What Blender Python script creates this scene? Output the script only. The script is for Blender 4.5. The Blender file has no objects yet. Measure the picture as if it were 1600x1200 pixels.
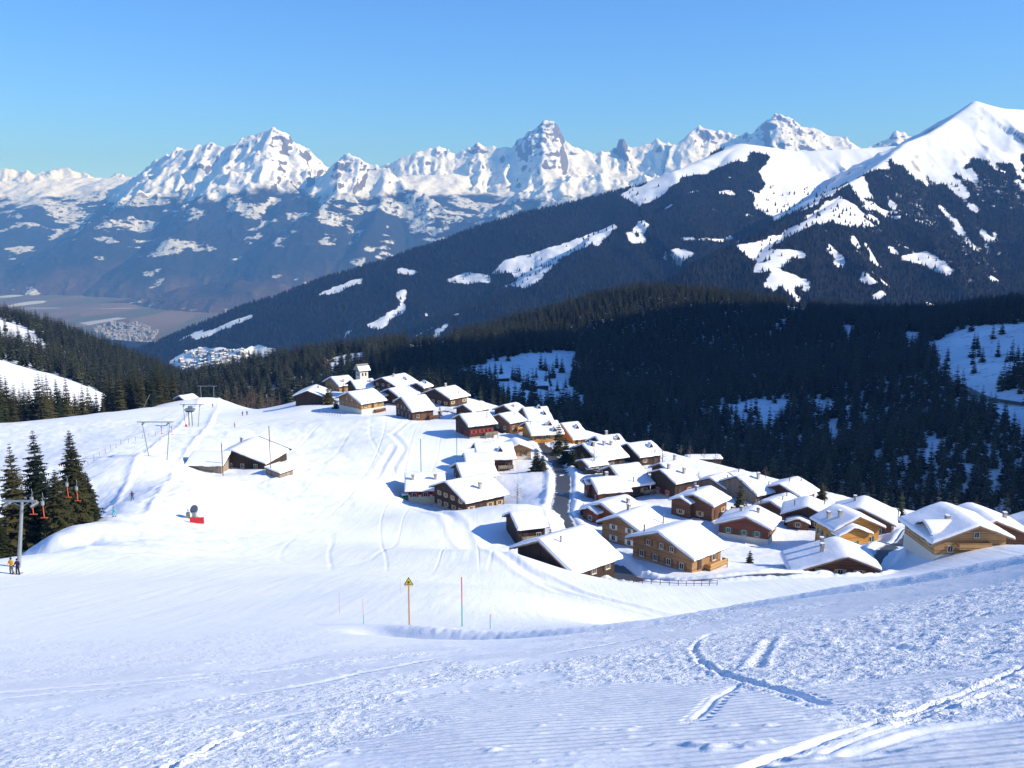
# Alpine ski village in winter sun: script order = camera/sky/sun, terrain, mountains, forest, houses, lift, small things.
import bpy, bmesh, math, random
import numpy as np
from mathutils import Vector, Matrix, Euler
R = math.radians
random.seed(7); RNG = np.random.default_rng(7)
scene = bpy.context.scene
COL = scene.collection

# ------------------------------------------------------------------ camera
FPX = 1500.0                       # focal length in pixels of a 1600 px wide frame
PITCH = math.asin(0.1707)          # camera looks 9.8 degrees down
CP, SP = math.cos(PITCH), math.sin(PITCH)
cam_d = bpy.data.cameras.new('camera'); cam = bpy.data.objects.new('camera', cam_d); COL.objects.link(cam)
cam_d.sensor_width = 36.0; cam_d.lens = 36.0 * FPX / 1600.0
cam_d.clip_start = 0.3; cam_d.clip_end = 60000.0
cam.location = (0, 0, 0); cam.rotation_euler = (math.pi / 2 - PITCH, 0, 0)
scene.camera = cam

# ------------------------------------------------------------------ sky, sun, exposure
SUN_EL, SUN_AZ = 29.5, 100.0       # azimuth clockwise from the view heading (+Y)
world = bpy.data.worlds.new('World'); scene.world = world; world.use_nodes = True
wn = world.node_tree; wn.nodes.clear()
sky = wn.nodes.new('ShaderNodeTexSky'); sky.sky_type = 'NISHITA'; sky.sun_disc = False
sky.sun_elevation = R(SUN_EL); sky.sun_rotation = R(SUN_AZ)
sky.altitude = 1800; sky.air_density = 1.0; sky.dust_density = 0.15; sky.ozone_density = 3.0
bg = wn.nodes.new('ShaderNodeBackground'); bg.inputs['Strength'].default_value = 0.14
wo = wn.nodes.new('ShaderNodeOutputWorld')
tint = wn.nodes.new('ShaderNodeMix'); tint.data_type = 'RGBA'; tint.blend_type = 'MULTIPLY'; tint.inputs[0].default_value = 1.0   # even cast of the whole sky
tint.inputs[7].default_value = (0.44, 0.75, 1.22, 1); wn.links.new(sky.outputs[0], tint.inputs[6])
wn.links.new(tint.outputs[2], bg.inputs[0]); wn.links.new(bg.outputs[0], wo.inputs[0])
sd = bpy.data.lights.new('sun', 'SUN'); sun = bpy.data.objects.new('sun', sd); COL.objects.link(sun)
sd.energy = 4.8; sd.angle = R(0.53); sd.color = (1.0, 0.955, 0.88)
SUNV = Vector((math.cos(R(SUN_EL)) * math.sin(R(SUN_AZ)), math.cos(R(SUN_EL)) * math.cos(R(SUN_AZ)), math.sin(R(SUN_EL))))
sun.rotation_euler = SUNV.to_track_quat('Z', 'Y').to_euler()
vs = scene.view_settings
vs.view_transform = 'Standard'; vs.look = 'None'; vs.exposure = 0.43; vs.gamma = 1.0; vs.use_curve_mapping = False
scene.cycles.use_denoising = True
scene.cycles.max_bounces = 6; scene.cycles.diffuse_bounces = 3; scene.cycles.volume_bounces = 0
scene.cycles.transparent_max_bounces = 8

# ------------------------------------------------------------------ helpers
def ray(px, py):
    u = (px - 800) / FPX; v = (600 - py) / FPX
    return (u, CP + v * SP, -SP + v * CP)
def at(px, py, d):
    """surveyed point: bearing and dip as read in the photograph, at a chosen distance of d metres"""
    r = ray(px, py); k = d / r[1]
    return (r[0] * k, d, r[2] * k)
def proj(x, y, z):
    f = y * CP - z * SP; up = y * SP + z * CP
    f = np.maximum(f, 0.01)
    return 800 + FPX * x / f, 600 - FPX * up / f

def _hash(i, j, s):
    n = (i.astype(np.int64) * 374761393 + j.astype(np.int64) * 668265263 + s * 982451653) & 0x7fffffff
    n = ((n ^ (n >> 13)) * 1274126177) & 0x7fffffff
    return ((n ^ (n >> 16)) & 0xffff) / 65535.0
def vnoise(x, y, s=0):
    i = np.floor(x); j = np.floor(y); fx = x - i; fy = y - j
    fx = fx * fx * fx * (fx * (fx * 6 - 15) + 10); fy = fy * fy * fy * (fy * (fy * 6 - 15) + 10)
    a = _hash(i, j, s); b = _hash(i + 1, j, s); c = _hash(i, j + 1, s); d = _hash(i + 1, j + 1, s)
    return (a + (b - a) * fx) * (1 - fy) + (c + (d - c) * fx) * fy      # 0..1
def fbm(x, y, o=4, s=0, g=0.5):
    t = 0; a = 1; n = 0
    for k in range(o):
        t = t + a * (vnoise(x + 17.3 * k, y - 9.1 * k, s + k) - 0.5) * 2; n += a
        x, y = (x * 0.8 - y * 0.6) * 2.03, (x * 0.6 + y * 0.8) * 2.03; a *= g
    return t / n                                                        # -1..1
def ridged(x, y, o=5, s=0, g=0.55):
    t = 0; a = 1; n = 0; w = 1.0
    for k in range(o):
        v = 1 - np.abs(vnoise(x + 31.7 * k, y + 11.9 * k, s + k) * 2 - 1); v = v * v * w
        w = np.clip(v * 1.6, 0, 1); t = t + a * v; n += a
        x, y = (x * 0.8 - y * 0.6) * 2.07, (x * 0.6 + y * 0.8) * 2.07; a *= g
    return t / n
def sstep(a, b, x):
    t = np.clip((x - a) / (b - a), 0, 1); return t * t * (3 - 2 * t)

class TPS:
    def __init__(s, pts, lam=0.0, sc=100.0):
        p = np.array(pts, float); s.sc = sc; s.c = p[:, :2] / sc; n = len(p)
        K = s.phi(s.c[:, None, :] - s.c[None]) + lam * np.eye(n)
        Q = np.hstack([np.ones((n, 1)), s.c]); A = np.zeros((n + 3, n + 3))
        A[:n, :n] = K; A[:n, n:] = Q; A[n:, :n] = Q.T
        s.w = np.linalg.solve(A, np.concatenate([p[:, 2], np.zeros(3)]))
    def phi(s, d):
        r2 = (d * d).sum(-1) + 1e-9; return 0.5 * r2 * np.log(r2)
    def __call__(s, x, y):
        x = np.asarray(x, float); sh = x.shape; q = np.stack([x.ravel(), np.asarray(y, float).ravel()], 1) / s.sc
        out = np.empty(len(q)); n = len(s.c)
        for a in range(0, len(q), 20000):
            b = q[a:a + 20000]
            dx = b[:, 0:1] - s.c[None, :, 0]; dy = b[:, 1:2] - s.c[None, :, 1]
            r2 = dx * dx + dy * dy + 1e-9
            out[a:a + 20000] = (0.5 * r2 * np.log(r2)) @ s.w[:n] + s.w[n] + b @ s.w[n + 1:]
        return out.reshape(sh)

def seg_dist(x, y, pl):
    """distance to a polyline and the arc parameter (metres) of the nearest point, plus interpolated 3rd value"""
    best = np.full(x.shape, 1e18); par = np.zeros(x.shape); val = np.zeros(x.shape); acc = 0.0
    for k in range(len(pl) - 1):
        ax, ay, az = pl[k]; bx, by, bz = pl[k + 1]; vx, vy = bx - ax, by - ay; L2 = vx * vx + vy * vy
        t = np.clip(((x - ax) * vx + (y - ay) * vy) / L2, 0, 1)
        d = (x - ax - t * vx) ** 2 + (y - ay - t * vy) ** 2; m = d < best
        L = math.sqrt(L2)
        best = np.where(m, d, best); par = np.where(m, acc + t * L, par); val = np.where(m, az + t * (bz - az), val); acc += L
    return np.sqrt(best), par, val
def in_poly(px, py, poly):
    c = np.zeros(px.shape, bool); n = len(poly)
    for k in range(n):
        x1, y1 = poly[k]; x2, y2 = poly[(k + 1) % n]
        if y1 == y2: continue
        c ^= ((y1 > py) != (y2 > py)) & (px < (x2 - x1) * (py - y1) / (y2 - y1) + x1)
    return c

def np_mesh(name, v, f, mats=(), smooth=True, fm=None):
    """v (n,3) array, f (m,3|4) array"""
    v = np.ascontiguousarray(v, np.float32); f = np.ascontiguousarray(f, np.int32)
    me = bpy.data.meshes.new(name); k = f.shape[1]
    me.vertices.add(len(v)); me.vertices.foreach_set('co', v.ravel())
    me.loops.add(f.size); me.loops.foreach_set('vertex_index', f.ravel())
    me.polygons.add(len(f)); me.polygons.foreach_set('loop_start', np.arange(0, f.size, k, dtype=np.int32))
    me.polygons.foreach_set('loop_total', np.full(len(f), k, np.int32))
    if fm is not None: me.polygons.foreach_set('material_index', np.ascontiguousarray(fm, np.int32))
    me.polygons.foreach_set('use_smooth', np.full(len(f), smooth, bool))
    for m in mats: me.materials.append(m)
    me.update(calc_edges=True); me.validate()
    return me
def grid_faces(nr, nc):
    i = np.arange(nr * nc).reshape(nr, nc)
    return np.stack([i[:-1, :-1], i[:-1, 1:], i[1:, 1:], i[1:, :-1]], -1).reshape(-1, 4)
def link(name, me, parent=None, loc=None):
    o = bpy.data.objects.new(name, me); COL.objects.link(o)
    if parent is not None: o.parent = parent
    if loc is not None: o.location = loc
    return o
def tag(o, label=None, cat=None, group=None, kind=None):
    if label: o['label'] = label
    if cat: o['category'] = cat
    if group: o['group'] = group
    if kind: o['kind'] = kind
    return o
def empty(name, loc, rz=0.0):
    o = bpy.data.objects.new(name, None); COL.objects.link(o); o.empty_display_size = 0.3
    o.location = loc; o.rotation_euler = (0, 0, rz); return o
def fattr(me, name, arr):
    a = me.attributes.new(name, 'FLOAT', 'POINT'); a.data.foreach_set('value', np.ascontiguousarray(arr, np.float32).ravel())

class MB:
    """collects simple solids and links them as one mesh"""
    def __init__(s): s.v = []; s.f = []; s.m = []
    def add(s, vs_, fs_, mi=0):
        b = len(s.v); s.v += [tuple(p) for p in vs_]; s.f += [tuple(b + i for i in q) for q in fs_]; s.m += [mi] * len(fs_); return s
    def box(s, c, h, rot=None, mi=0):
        p = [Vector((sx * h[0], sy * h[1], sz * h[2])) for sz in (-1, 1) for sy in (-1, 1) for sx in (-1, 1)]
        if rot is not None: p = [rot @ q for q in p]
        c = Vector(c); p = [q + c for q in p]
        return s.add(p, [(0, 2, 3, 1), (4, 5, 7, 6), (0, 1, 5, 4), (2, 6, 7, 3), (0, 4, 6, 2), (1, 3, 7, 5)], mi)
    def tube(s, a, b, r0, r1=None, n=8, mi=0):
        a, b = Vector(a), Vector(b); r1 = r0 if r1 is None else r1
        z = (b - a).normalized(); x = z.orthogonal().normalized(); y = z.cross(x); p = []
        for q, r in ((a, r0), (b, r1)):
            for k in range(n):
                t = 2 * math.pi * k / n; p.append(q + x * (r * math.cos(t)) + y * (r * math.sin(t)))
        fs = [(k, (k + 1) % n, n + (k + 1) % n, n + k) for k in range(n)] + [tuple(range(n - 1, -1, -1)), tuple(range(n, 2 * n))]
        return s.add(p, fs, mi)
    def path(s, pts, r, n=6, mi=0):
        for a, b in zip(pts[:-1], pts[1:]): s.tube(a, b, r, r, n, mi)
        return s
    def prism(s, poly, y0, y1, axis='x', mi=0):
        """2D polygon (ccw) extruded along an axis; polygon coords are the other two axes in order"""
        def P(a, b, t):
            return (t, a, b) if axis == 'x' else ((a, t, b) if axis == 'y' else (a, b, t))
        n = len(poly); p = [P(a, b, y0) for a, b in poly] + [P(a, b, y1) for a, b in poly]
        fs = [(k, (k + 1) % n, n + (k + 1) % n, n + k) for k in range(n)] + [tuple(range(n - 1, -1, -1)), tuple(range(n, 2 * n))]
        return s.add(p, fs, mi)
    def mesh(s, name, mats, smooth=False):
        me = bpy.data.meshes.new(name); me.from_pydata([tuple(q) for q in s.v], [], s.f)
        for m in (mats if isinstance(mats, (list, tuple)) else [mats]): me.materials.append(m)
        me.polygons.foreach_set('material_index', s.m)
        if smooth: me.polygons.foreach_set('use_smooth', [True] * len(s.f))
        bm = bmesh.new(); bm.from_mesh(me); bmesh.ops.recalc_face_normals(bm, faces=bm.faces); bm.to_mesh(me); bm.free()
        return me
    def build(s, name, mats, parent=None, smooth=False, loc=None):
        return link(name, s.mesh(name, mats, smooth), parent, loc)

# ------------------------------------------------------------------ materials
def new_mat(name):
    m = bpy.data.materials.new(name); m.use_nodes = True; nt = m.node_tree; nt.nodes.clear()
    b = nt.nodes.new('ShaderNodeBsdfPrincipled'); o = nt.nodes.new('ShaderNodeOutputMaterial')
    nt.links.new(b.outputs[0], o.inputs[0]); b.inputs['Specular IOR Level'].default_value = 0.25
    return m, nt, b
class NT:
    """small helper to write node maths tersely"""
    def __init__(s, nt): s.nt = nt
    def n(s, t, **kw):
        q = s.nt.nodes.new(t)
        for k, v in kw.items(): setattr(q, k, v)
        return q
    def l(s, a, b): s.nt.links.new(a, b)
    def val(s, sock, x):
        if isinstance(x, bpy.types.NodeSocket): s.l(x, sock)
        else: sock.default_value = x
    def math(s, op, a, b=0.0, clamp=False):
        q = s.n('ShaderNodeMath', operation=op, use_clamp=clamp); s.val(q.inputs[0], a); s.val(q.inputs[1], b); return q.outputs[0]
    def mix(s, f, a, b):
        q = s.n('ShaderNodeMix', data_type='RGBA'); s.val(q.inputs[0], f)
        for i, x in ((6, a), (7, b)):
            if isinstance(x, bpy.types.NodeSocket): s.l(x, q.inputs[i])
            else: q.inputs[i].default_value = (*x, 1)
        return q.outputs[2]
    def ramp(s, x, a, b):
        q = s.n('ShaderNodeMapRange', interpolation_type='SMOOTHSTEP'); s.val(q.inputs[0], x); q.inputs[1].default_value = a; q.inputs[2].default_value = b; return q.outputs[0]
    def noise(s, vec, scale, detail=4, rough=0.55, dist=0.0):
        q = s.n('ShaderNodeTexNoise'); s.l(vec, q.inputs['Vector']); q.inputs['Scale'].default_value = scale
        q.inputs['Detail'].default_value = detail; q.inputs['Roughness'].default_value = rough; q.inputs['Distortion'].default_value = dist
        return q.outputs['Fac']
    def pos(s, scale=(1, 1, 1), rot=(0, 0, 0), obj=False):
        g = s.n('ShaderNodeTexCoord').outputs['Object'] if obj else s.n('ShaderNodeNewGeometry').outputs['Position']
        mp = s.n('ShaderNodeMapping'); s.l(g, mp.inputs[0]); mp.inputs['Scale'].default_value = scale; mp.inputs['Rotation'].default_value = rot
        return mp.outputs[0]
    def attr(s, name):
        q = s.n('ShaderNodeAttribute'); q.attribute_name = name; return q.outputs['Fac']
    def bump(s, h, dist, prev=None, strength=1.0):
        q = s.n('ShaderNodeBump'); s.val(q.inputs['Height'], h); q.inputs['Distance'].default_value = dist; s.val(q.inputs['Strength'], strength)
        if prev is not None: s.l(prev, q.inputs['Normal'])
        return q.outputs[0]
SNOW = (0.86, 0.89, 0.93)

def simple(name, col, rough=0.7, var=0.25, scale=3.0, metal=0.0, bump=0.0, stretch=(1, 1, 1)):
    m, nt, b = new_mat(name); N = NT(nt)
    f = N.noise(N.pos(stretch, obj=True), scale, 4)
    c = N.mix(f, tuple(x * (1 - var) for x in col), tuple(min(1, x * (1 + var)) for x in col))
    N.l(c, b.inputs['Base Color']); b.inputs['Roughness'].default_value = rough; b.inputs['Metallic'].default_value = metal
    if bump: N.l(N.bump(f, bump), b.inputs['Normal'])
    return m
def timber(name, col, horiz=True, pitch=0.22):
    """board cladding: thin dark joints and streaky grain"""
    m, nt, b = new_mat(name); N = NT(nt)
    p = N.pos((1, 1, 1), obj=True); sx = N.n('ShaderNodeSeparateXYZ'); N.l(p, sx.inputs[0])
    co = sx.outputs[2] if horiz else N.math('ADD', sx.outputs[0], sx.outputs[1])
    fr = N.math('FRACT', N.math('DIVIDE', co, pitch)); fl = N.math('FLOOR', N.math('DIVIDE', co, pitch))
    wn_ = N.n('ShaderNodeTexWhiteNoise', noise_dimensions='1D'); N.l(fl, wn_.inputs['W'])
    st = N.noise(N.pos((1.5, 1.5, 14) if horiz else (9, 9, 0.8), obj=True), 1.5, 5, 0.65)
    big = N.noise(N.pos((1, 1, 1), obj=True), 0.35, 3)
    k = N.math('ADD', N.math('MULTIPLY', st, 0.9), N.math('MULTIPLY', wn_.outputs['Value'], 0.35))
    k = N.math('ADD', k, N.math('MULTIPLY', big, 0.5))
    c = N.mix(N.ramp(k, 0.45, 1.25), tuple(x * 0.55 for x in col), tuple(min(1, x * 1.45) for x in col))
    j = N.ramp(fr, 0.0, 0.14)
    c = N.mix(j, tuple(x * 0.3 for x in col), c)
    N.l(c, b.inputs['Base Color']); b.inputs['Roughness'].default_value = 0.75
    N.l(N.bump(j, 0.02), b.inputs['Normal'])
    return m

M = {}
def snow_mat(name, near=False):
    m, nt, b = new_mat(name); N = NT(nt)
    P = N.pos()
    b.inputs['Roughness'].default_value = 0.62; b.inputs['Specular IOR Level'].default_value = 0.2
    f = N.noise(P, 0.05, 4)
    N.l(N.mix(f, (0.84, 0.875, 0.92), (0.89, 0.91, 0.935)), b.inputs['Base Color'])
    if near:
        chop = N.attr('chop'); cord = N.attr('cord')
        h1 = N.noise(P, 2.4, 5, 0.62)
        n1 = N.bump(h1, 0.16, None, N.math('MULTIPLY', chop, 0.6))
        h2 = N.noise(N.pos((1, 1, 1)), 9.0, 4, 0.6)
        hh = N.math('MULTIPLY', N.ramp(h2, 0.42, 0.72), chop)
        n2 = N.bump(hh, 0.03, n1, 0.8)
        # groomed corduroy: parallel ridges, worn away where skied
        w = N.n('ShaderNodeTexWave', wave_type='BANDS', bands_direction='Y', wave_profile='SIN')
        N.l(N.pos((1, 1, 1), (0, 0, R(9))), w.inputs['Vector']); w.inputs['Scale'].default_value = 1.25
        w.inputs['Distortion'].default_value = 0.35; w.inputs['Detail'].default_value = 2; w.inputs['Detail Scale'].default_value = 2.0
        n3 = N.bump(N.math('MULTIPLY', w.outputs['Fac'], cord), 0.06, n2, 1.0)
        # ski lines: thin, gently curving grooves running down the fall line, densest beside the lift
        far_p = N.attr('piste'); prev = n3
        for sc_, rot_, mul, th_ in ((0.016, 22, 12.0, 0.05), (0.024, -14, 9.0, 0.06), (0.012, 48, 14.0, 0.05)):
            nn = N.noise(N.pos((1.0, 0.16, 0.2), (0, 0, R(rot_))), sc_, 1.5, 0.4)
            ab = N.math('ABSOLUTE', N.math('SUBTRACT', N.math('FRACT', N.math('MULTIPLY', nn, mul)), 0.5))
            ln = N.math('MULTIPLY', N.ramp(ab, 0.0, th_), -1.0); ms = N.math('MULTIPLY', N.ramp(N.noise(P, 0.012, 3), 0.42, 0.58), far_p)
            prev = N.bump(N.math('MULTIPLY', ln, -1.0), 0.06, prev, ms)
        st = N.noise(N.pos((1.6, 0.10, 0.3), (0, 0, R(24))), 0.5, 4, 0.6); n3 = N.bump(st, 0.14, prev, N.math('MULTIPLY', far_p, 0.7))
        h4 = N.noise(P, 0.35, 5, 0.6)
        n4 = N.bump(h4, 0.22, n3, 0.35)
        N.l(n4, b.inputs['Normal'])
    else:
        h = N.noise(P, 0.25, 6, 0.6)
        N.l(N.bump(h, 0.6, None, 0.5), b.inputs['Normal'])
    return m
M['piste'] = snow_mat('piste_snow', True)
def roof_snow():
    m, nt, b = new_mat('roof_snow'); N = NT(nt); b.inputs['Roughness'].default_value = 0.6
    b.inputs['Base Color'].default_value = (0.88, 0.9, 0.93, 1)
    N.l(N.bump(N.noise(N.pos(), 0.9, 4), 0.12, None, 0.6), b.inputs['Normal']); return m
M['snow'] = roof_snow()
def conifer(name, a, b_, dust=0.0):
    m, nt, b = new_mat(name); N = NT(nt)
    oi = N.n('ShaderNodeObjectInfo'); f = N.noise(N.pos(obj=True), 0.9, 3)
    k = N.math('ADD', N.math('MULTIPLY', f, 0.55), N.math('MULTIPLY', oi.outputs['Random'], 0.75))
    c = N.mix(N.ramp(k, 0.25, 0.95), a, b_)
    if dust:
        g = N.n('ShaderNodeNewGeometry'); s3 = N.n('ShaderNodeSeparateXYZ'); N.l(g.outputs['Normal'], s3.inputs[0])
        d = N.math('MULTIPLY', N.ramp(N.math('ABSOLUTE', s3.outputs[2]), 0.55, 0.9), N.ramp(N.noise(N.pos(), 1.3, 3), 0.55, 0.7))
        c = N.mix(N.math('MULTIPLY', d, dust), c, SNOW)
    N.l(c, b.inputs['Base Color']); b.inputs['Roughness'].default_value = 0.8; b.inputs['Specular IOR Level'].default_value = 0.15
    return m
M['needle'] = conifer('spruce_needles', (0.016, 0.026, 0.012), (0.070, 0.064, 0.024))
M['needle_dust'] = conifer('spruce_needles_dusted', (0.006, 0.012, 0.008), (0.044, 0.052, 0.022), 0.26)
M['bark_dark'] = simple('bark_dark', (0.022, 0.017, 0.014), 0.9, 0.4, 4)
M['bark'] = simple('bark', (0.085, 0.06, 0.045), 0.9, 0.4, 4)
M['twig'] = simple('bare_twigs', (0.17, 0.115, 0.085), 0.9, 0.3, 2)

# ------------------------------------------------------------------ village plan: one row per house
# x, y, z of the near ridge end (top of snow), ridge heading, roof length, right / left half width, pitch, eave height
HOUSES = dict(
H1=(-86.15, 397.5, -71.32, 86.3, 14.6, 6.7, 6.5, 20.7, 3.6), H2=(-65.42, 375, -67.88, 45.5, 12.9, 9.0, 8.3, 21.9, 4.6),
H3=(-84.05, 438, -72.28, 38, 9.5, 8.0, 8.0, 21.9, 3.2), H4=(-71.3, 417, -70.24, 30.5, 10.5, 6.7, 6.7, 22, 3.2),
H5=(-56.9, 412.5, -68.35, 57, 15.7, 8.1, 6.6, 21.5, 3.6), H6=(-50.8, 387, -68.64, 47, 11.9, 6.6, 5.6, 21.3, 3.6),
H7=(-41.7, 352.5, -65.63, 31, 10.2, 9.8, 7.4, 22, 3.6), H8=(-31.4, 382.5, -67.84, 49, 11.8, 8.9, 8.7, 20.7, 3.2),
H9=(-18.2, 348, -67.72, 49.4, 10.5, 5.0, 5.0, 22.9, 2.8), H10=(-17.7, 315, -64.49, 29, 11.0, 6.9, 5.9, 23.4, 4.4),
H11=(-4.8, 337.5, -69.07, 42.6, 8.4, 6.1, 4.6, 22.1, 3.4), H12=(3.9, 355.5, -70.29, 14, 9.8, 8.5, 7.5, 22, 3.0),
H13=(-3.5, 372, -72.6, 50, 8.5, 5.2, 5.9, 23.2, 2.8), H14=(4.3, 319.5, -68.27, 16, 11.9, 7.4, 7.0, 22.3, 1.9),
H15=(16.9, 327, -70.22, 26, 7.0, 8.9, 7.0, 24.3, 2.1), H16=(-11.6, 285, -67.37, 9.5, 11.8, 8.1, 7.4, 22.2, 3.4),
H17=(-16, 264, -68.15, 17.5, 10.9, 6.6, 7.0, 22.8, 3.0), H18=(-17.3, 240, -66.84, 37.7, 14.0, 9.2, 7.8, 21.9, 4.0),
H19=(-29.4, 255, -68.55, 6, 11.0, 7.5, 6.5, 22.5, 3.6), H20=(-0.5, 192, -59.98, 19, 6.9, 5.0, 4.9, 23.8, 3.4),
H21=(4.6, 162, -55.52, 41.7, 12.7, 8.7, 7.6, 24.1, 2.6), H22=(26.6, 168, -56.22, 42.7, 10.6, 8.3, 7.7, 20.7, 3.3),
H23=(22.1, 192, -60.81, 47.5, 10.2, 6.2, 5.8, 23.3, 3.9), H24=(20, 210, -63.49, 44.5, 9.8, 5.0, 6.2, 20.9, 3.0),
H25=(19.8, 237, -65.06, 15.5, 9.3, 6.0, 4.8, 21.9, 3.2), H26=(27, 258, -67.31, 23.5, 9.3, 8.9, 6.4, 23.5, 3.2),
H27=(39.9, 252, -66.83, 34, 8.5, 6.4, 5.2, 22.2, 4.4), H28=(42.3, 268, -69.28, 37, 8.5, 5.4, 4.4, 24, 3.2),
H29=(21.2, 285, -67.57, 30.8, 11.9, 8.5, 6.3, 22.8, 3.2), H30=(27.2, 307.5, -70.32, 22, 9.2, 6.0, 7.5, 23, 3.0),
H31=(35.8, 292.5, -69.35, 29.8, 9.8, 6.9, 5.0, 22.7, 3.0), H32=(43.9, 225, -65.77, 50.7, 9.3, 5.7, 6.7, 20.3, 3.8),
H33=(55.7, 262.5, -72.0, 46, 8.4, 5.6, 5.6, 22, 2.8), H34=(61.4, 255, -69.5, 32, 8.0, 8.1, 6.5, 24, 2.8),
H35=(53.2, 210, -66.66, 62.4, 10.0, 6.0, 7.3, 20.8, 3.8), H36=(71.9, 225, -68.91, 71, 10.1, 6.3, 6.3, 22.1, 3.0),
H37=(72, 250, -70.3, 46, 10.5, 6.5, 5.5, 22, 2.8), H39=(83.6, 222, -68.36, 64, 11.6, 8.3, 7.0, 21.5, 3.2),
H40=(75.3, 199.5, -63.25, 103, 9.7, 6.4, 6.3, 24.5, 3.9), H41=(59.3, 162, -58.59, 83, 10.5, 6.0, 9.9, 20, 2.4),
H42=(82.3, 162, -52.87, 92, 14.0, 6.5, 8.4, 21, 3.3), H43=(92.5, 176, -56.6, 88, 12.0, 8.4, 7.5, 22, 3.4),
H44=(116, 196, -63.5, 80, 11.0, 7.0, 8.0, 22, 3.4),
H5b=(-39.9, 393.0, -67.28, 57, 6.5, 4.2, 3.8, 22, 2.6), H46=(2.2, 291.0, -68.99, 98, 9.0, 4.6, 4.6, 23, 3.0), H47=(-14.4, 276.0, -68.25, 10, 8.5, 5.0, 4.2, 22, 2.6), H48=(20.0, 268.0, -68.16, 28, 7.0, 3.8, 3.6, 20, 2.2), H49=(64.1, 275.0, -74.03, 40, 6.5, 4.2, 4.0, 22, 2.4), H38=(66.8, 240.0, -72.04, 47, 10.5, 5.0, 4.6, 22, 2.6), 
HB=(-85.5, 250.5, -61.3, -4, 10.4, 6.2, 5.0, 21, 1.6), HG=(-75, 250, -60.85, 80, 17.3, 9.6, 4.5, 19.3, 2.3))
def house_frame(k):
    x, y, z, th, L, wr, wl, p, eh = HOUSES[k]
    t = (math.cos(R(th)), math.sin(R(th))); Ha = eh + wr * math.tan(R(p)) + 0.55
    return x + t[0] * L / 2, y + t[1] * L / 2, z - Ha, Ha

# ------------------------------------------------------------------ near ground: height function from survey points
cp_px = [  # bearing x, dip y (1600x1200 frame), distance
 (1600,1200,5.5),(1200,1200,6.5),(800,1200,7.6),(400,1200,9.2),(0,1200,11.5),
 (1600,1100,8.4),(1200,1100,10.5),(800,1100,13.5),(400,1100,17),(0,1100,22),
 (1600,1000,12.5),(1200,1000,18),(800,1015,27),(400,1020,36),(0,1020,44),
 (1600,925,19),(1400,948,25),(1200,962,29),(1000,982,36),(800,996,41),
 (1600,884,28),(1600,872,32),(1300,928,33),(1300,916,37),(1000,974,41),(1000,968,43.5),(760,994,46),(560,992,46),(300,980,56),(0,960,66),
 (640,976,53),(560,950,66),(450,930,82),(250,925,84),(0,902,96),(25,902,100),(120,880,108),
 (700,935,74),(800,925,92),(900,935,110),(560,905,100),
 (450,870,138),(600,850,172),(700,880,136),(800,862,150),(300,850,140),(200,852,130),(179,861,124),(250,868,124),(150,858,125),(115,853,126),(100,858,123),(60,866,118),(100,846,133),(140,846,136),(200,826,146),(250,832,148),(179,828,143),(250,822,160),(300,830,158),
 (300,815,172),(450,800,205),(600,790,222),(179,813,158),(207,783,186),(250,760,200),
 (600,750,254),(500,740,255),(400,760,232),(500,700,300),(600,690,304),(600,650,348),(460,645,376),(400,660,350),(520,660,338),
 (245,712,236),(300,735,238),(420,740,243),(330,680,300),(280,670,310),(380,690,285),
 (0,770,208),(100,740,225),(170,730,226),(0,720,255),(100,690,292),(0,672,322),(60,660,345),(150,648,372),(200,690,272),
 (230,637,405),(300,631,436),(335,628,462),(390,640,440),(430,642,410),(360,642,485),(390,652,478),(430,652,470),(345,632,445),(360,636,440),(300,645,470),
 (0,872,108),(75,840,133),(115,823,148),(150,807,161),(190,786,182),
 (820,790,205),(860,770,238),(870,740,265),(850,700,310),(790,682,338),
 (960,872,175),(1060,908,150),(1180,892,158),(1360,850,183),(1420,820,204),
 (1000,700,388),(1100,722,352),(1200,745,320),(1300,775,290),(1400,800,270)]
CPN = [at(*c) for c in cp_px]
CPN += [(0, 0, -1.72), (6, -6, 0.6), (-8, -4, -2.4), (20, 0, 3.2), (-20, 4, -6.0), (40, 10, 4.0), (30, 24, -3.0),
        (28, 52, -22), (45, 60, -24), (70, 60, -22), (90, 110, -40), (60, 110, -46), (30, 90, -41), (120, 150, -52), (10, 80, -36),
        (-84, 172, -60), (-66, 130, -54), (-80, 155, -62), (-95, 120, -52), (-90, 190, -63), (-120, 150, -64),
        (-150, 470, -112), (-200, 440, -100), (-240, 390, -88), (-110, 540, -128), (-60, 520, -118), (0, 500, -116), (60, 470, -120),
        (110, 440, -128), (150, 400, -128), (190, 340, -122), (-40, 470, -92), (20, 440, -98), (-100, 500, -108),
        (150, 220, -76), (180, 280, -96), (230, 250, -96), (-300, 300, -62), (-260, 200, -50), (-160, 60, -22), (-80, 60, -27)]
for k in HOUSES:
    hx, hy, hz, _ = house_frame(k); CPN.append((hx, hy, hz)); _x, _y, _z, th_, L_, wr_, wl_ = HOUSES[k][:7]
    tx_, ty_ = math.cos(R(th_)), math.sin(R(th_)); q = wr_ + 1.5; CPN.append((hx + ty_ * q, hy - tx_ * q, hz - 0.1))
    if k not in ('H21', 'H41', 'H42', 'HG', 'HB', 'H18'): q = L_ / 2 + 1.5; CPN.append((hx - tx_ * q, hy - ty_ * q, hz + 0.1))
near_tps = TPS(CPN, lam=0.002)

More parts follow.
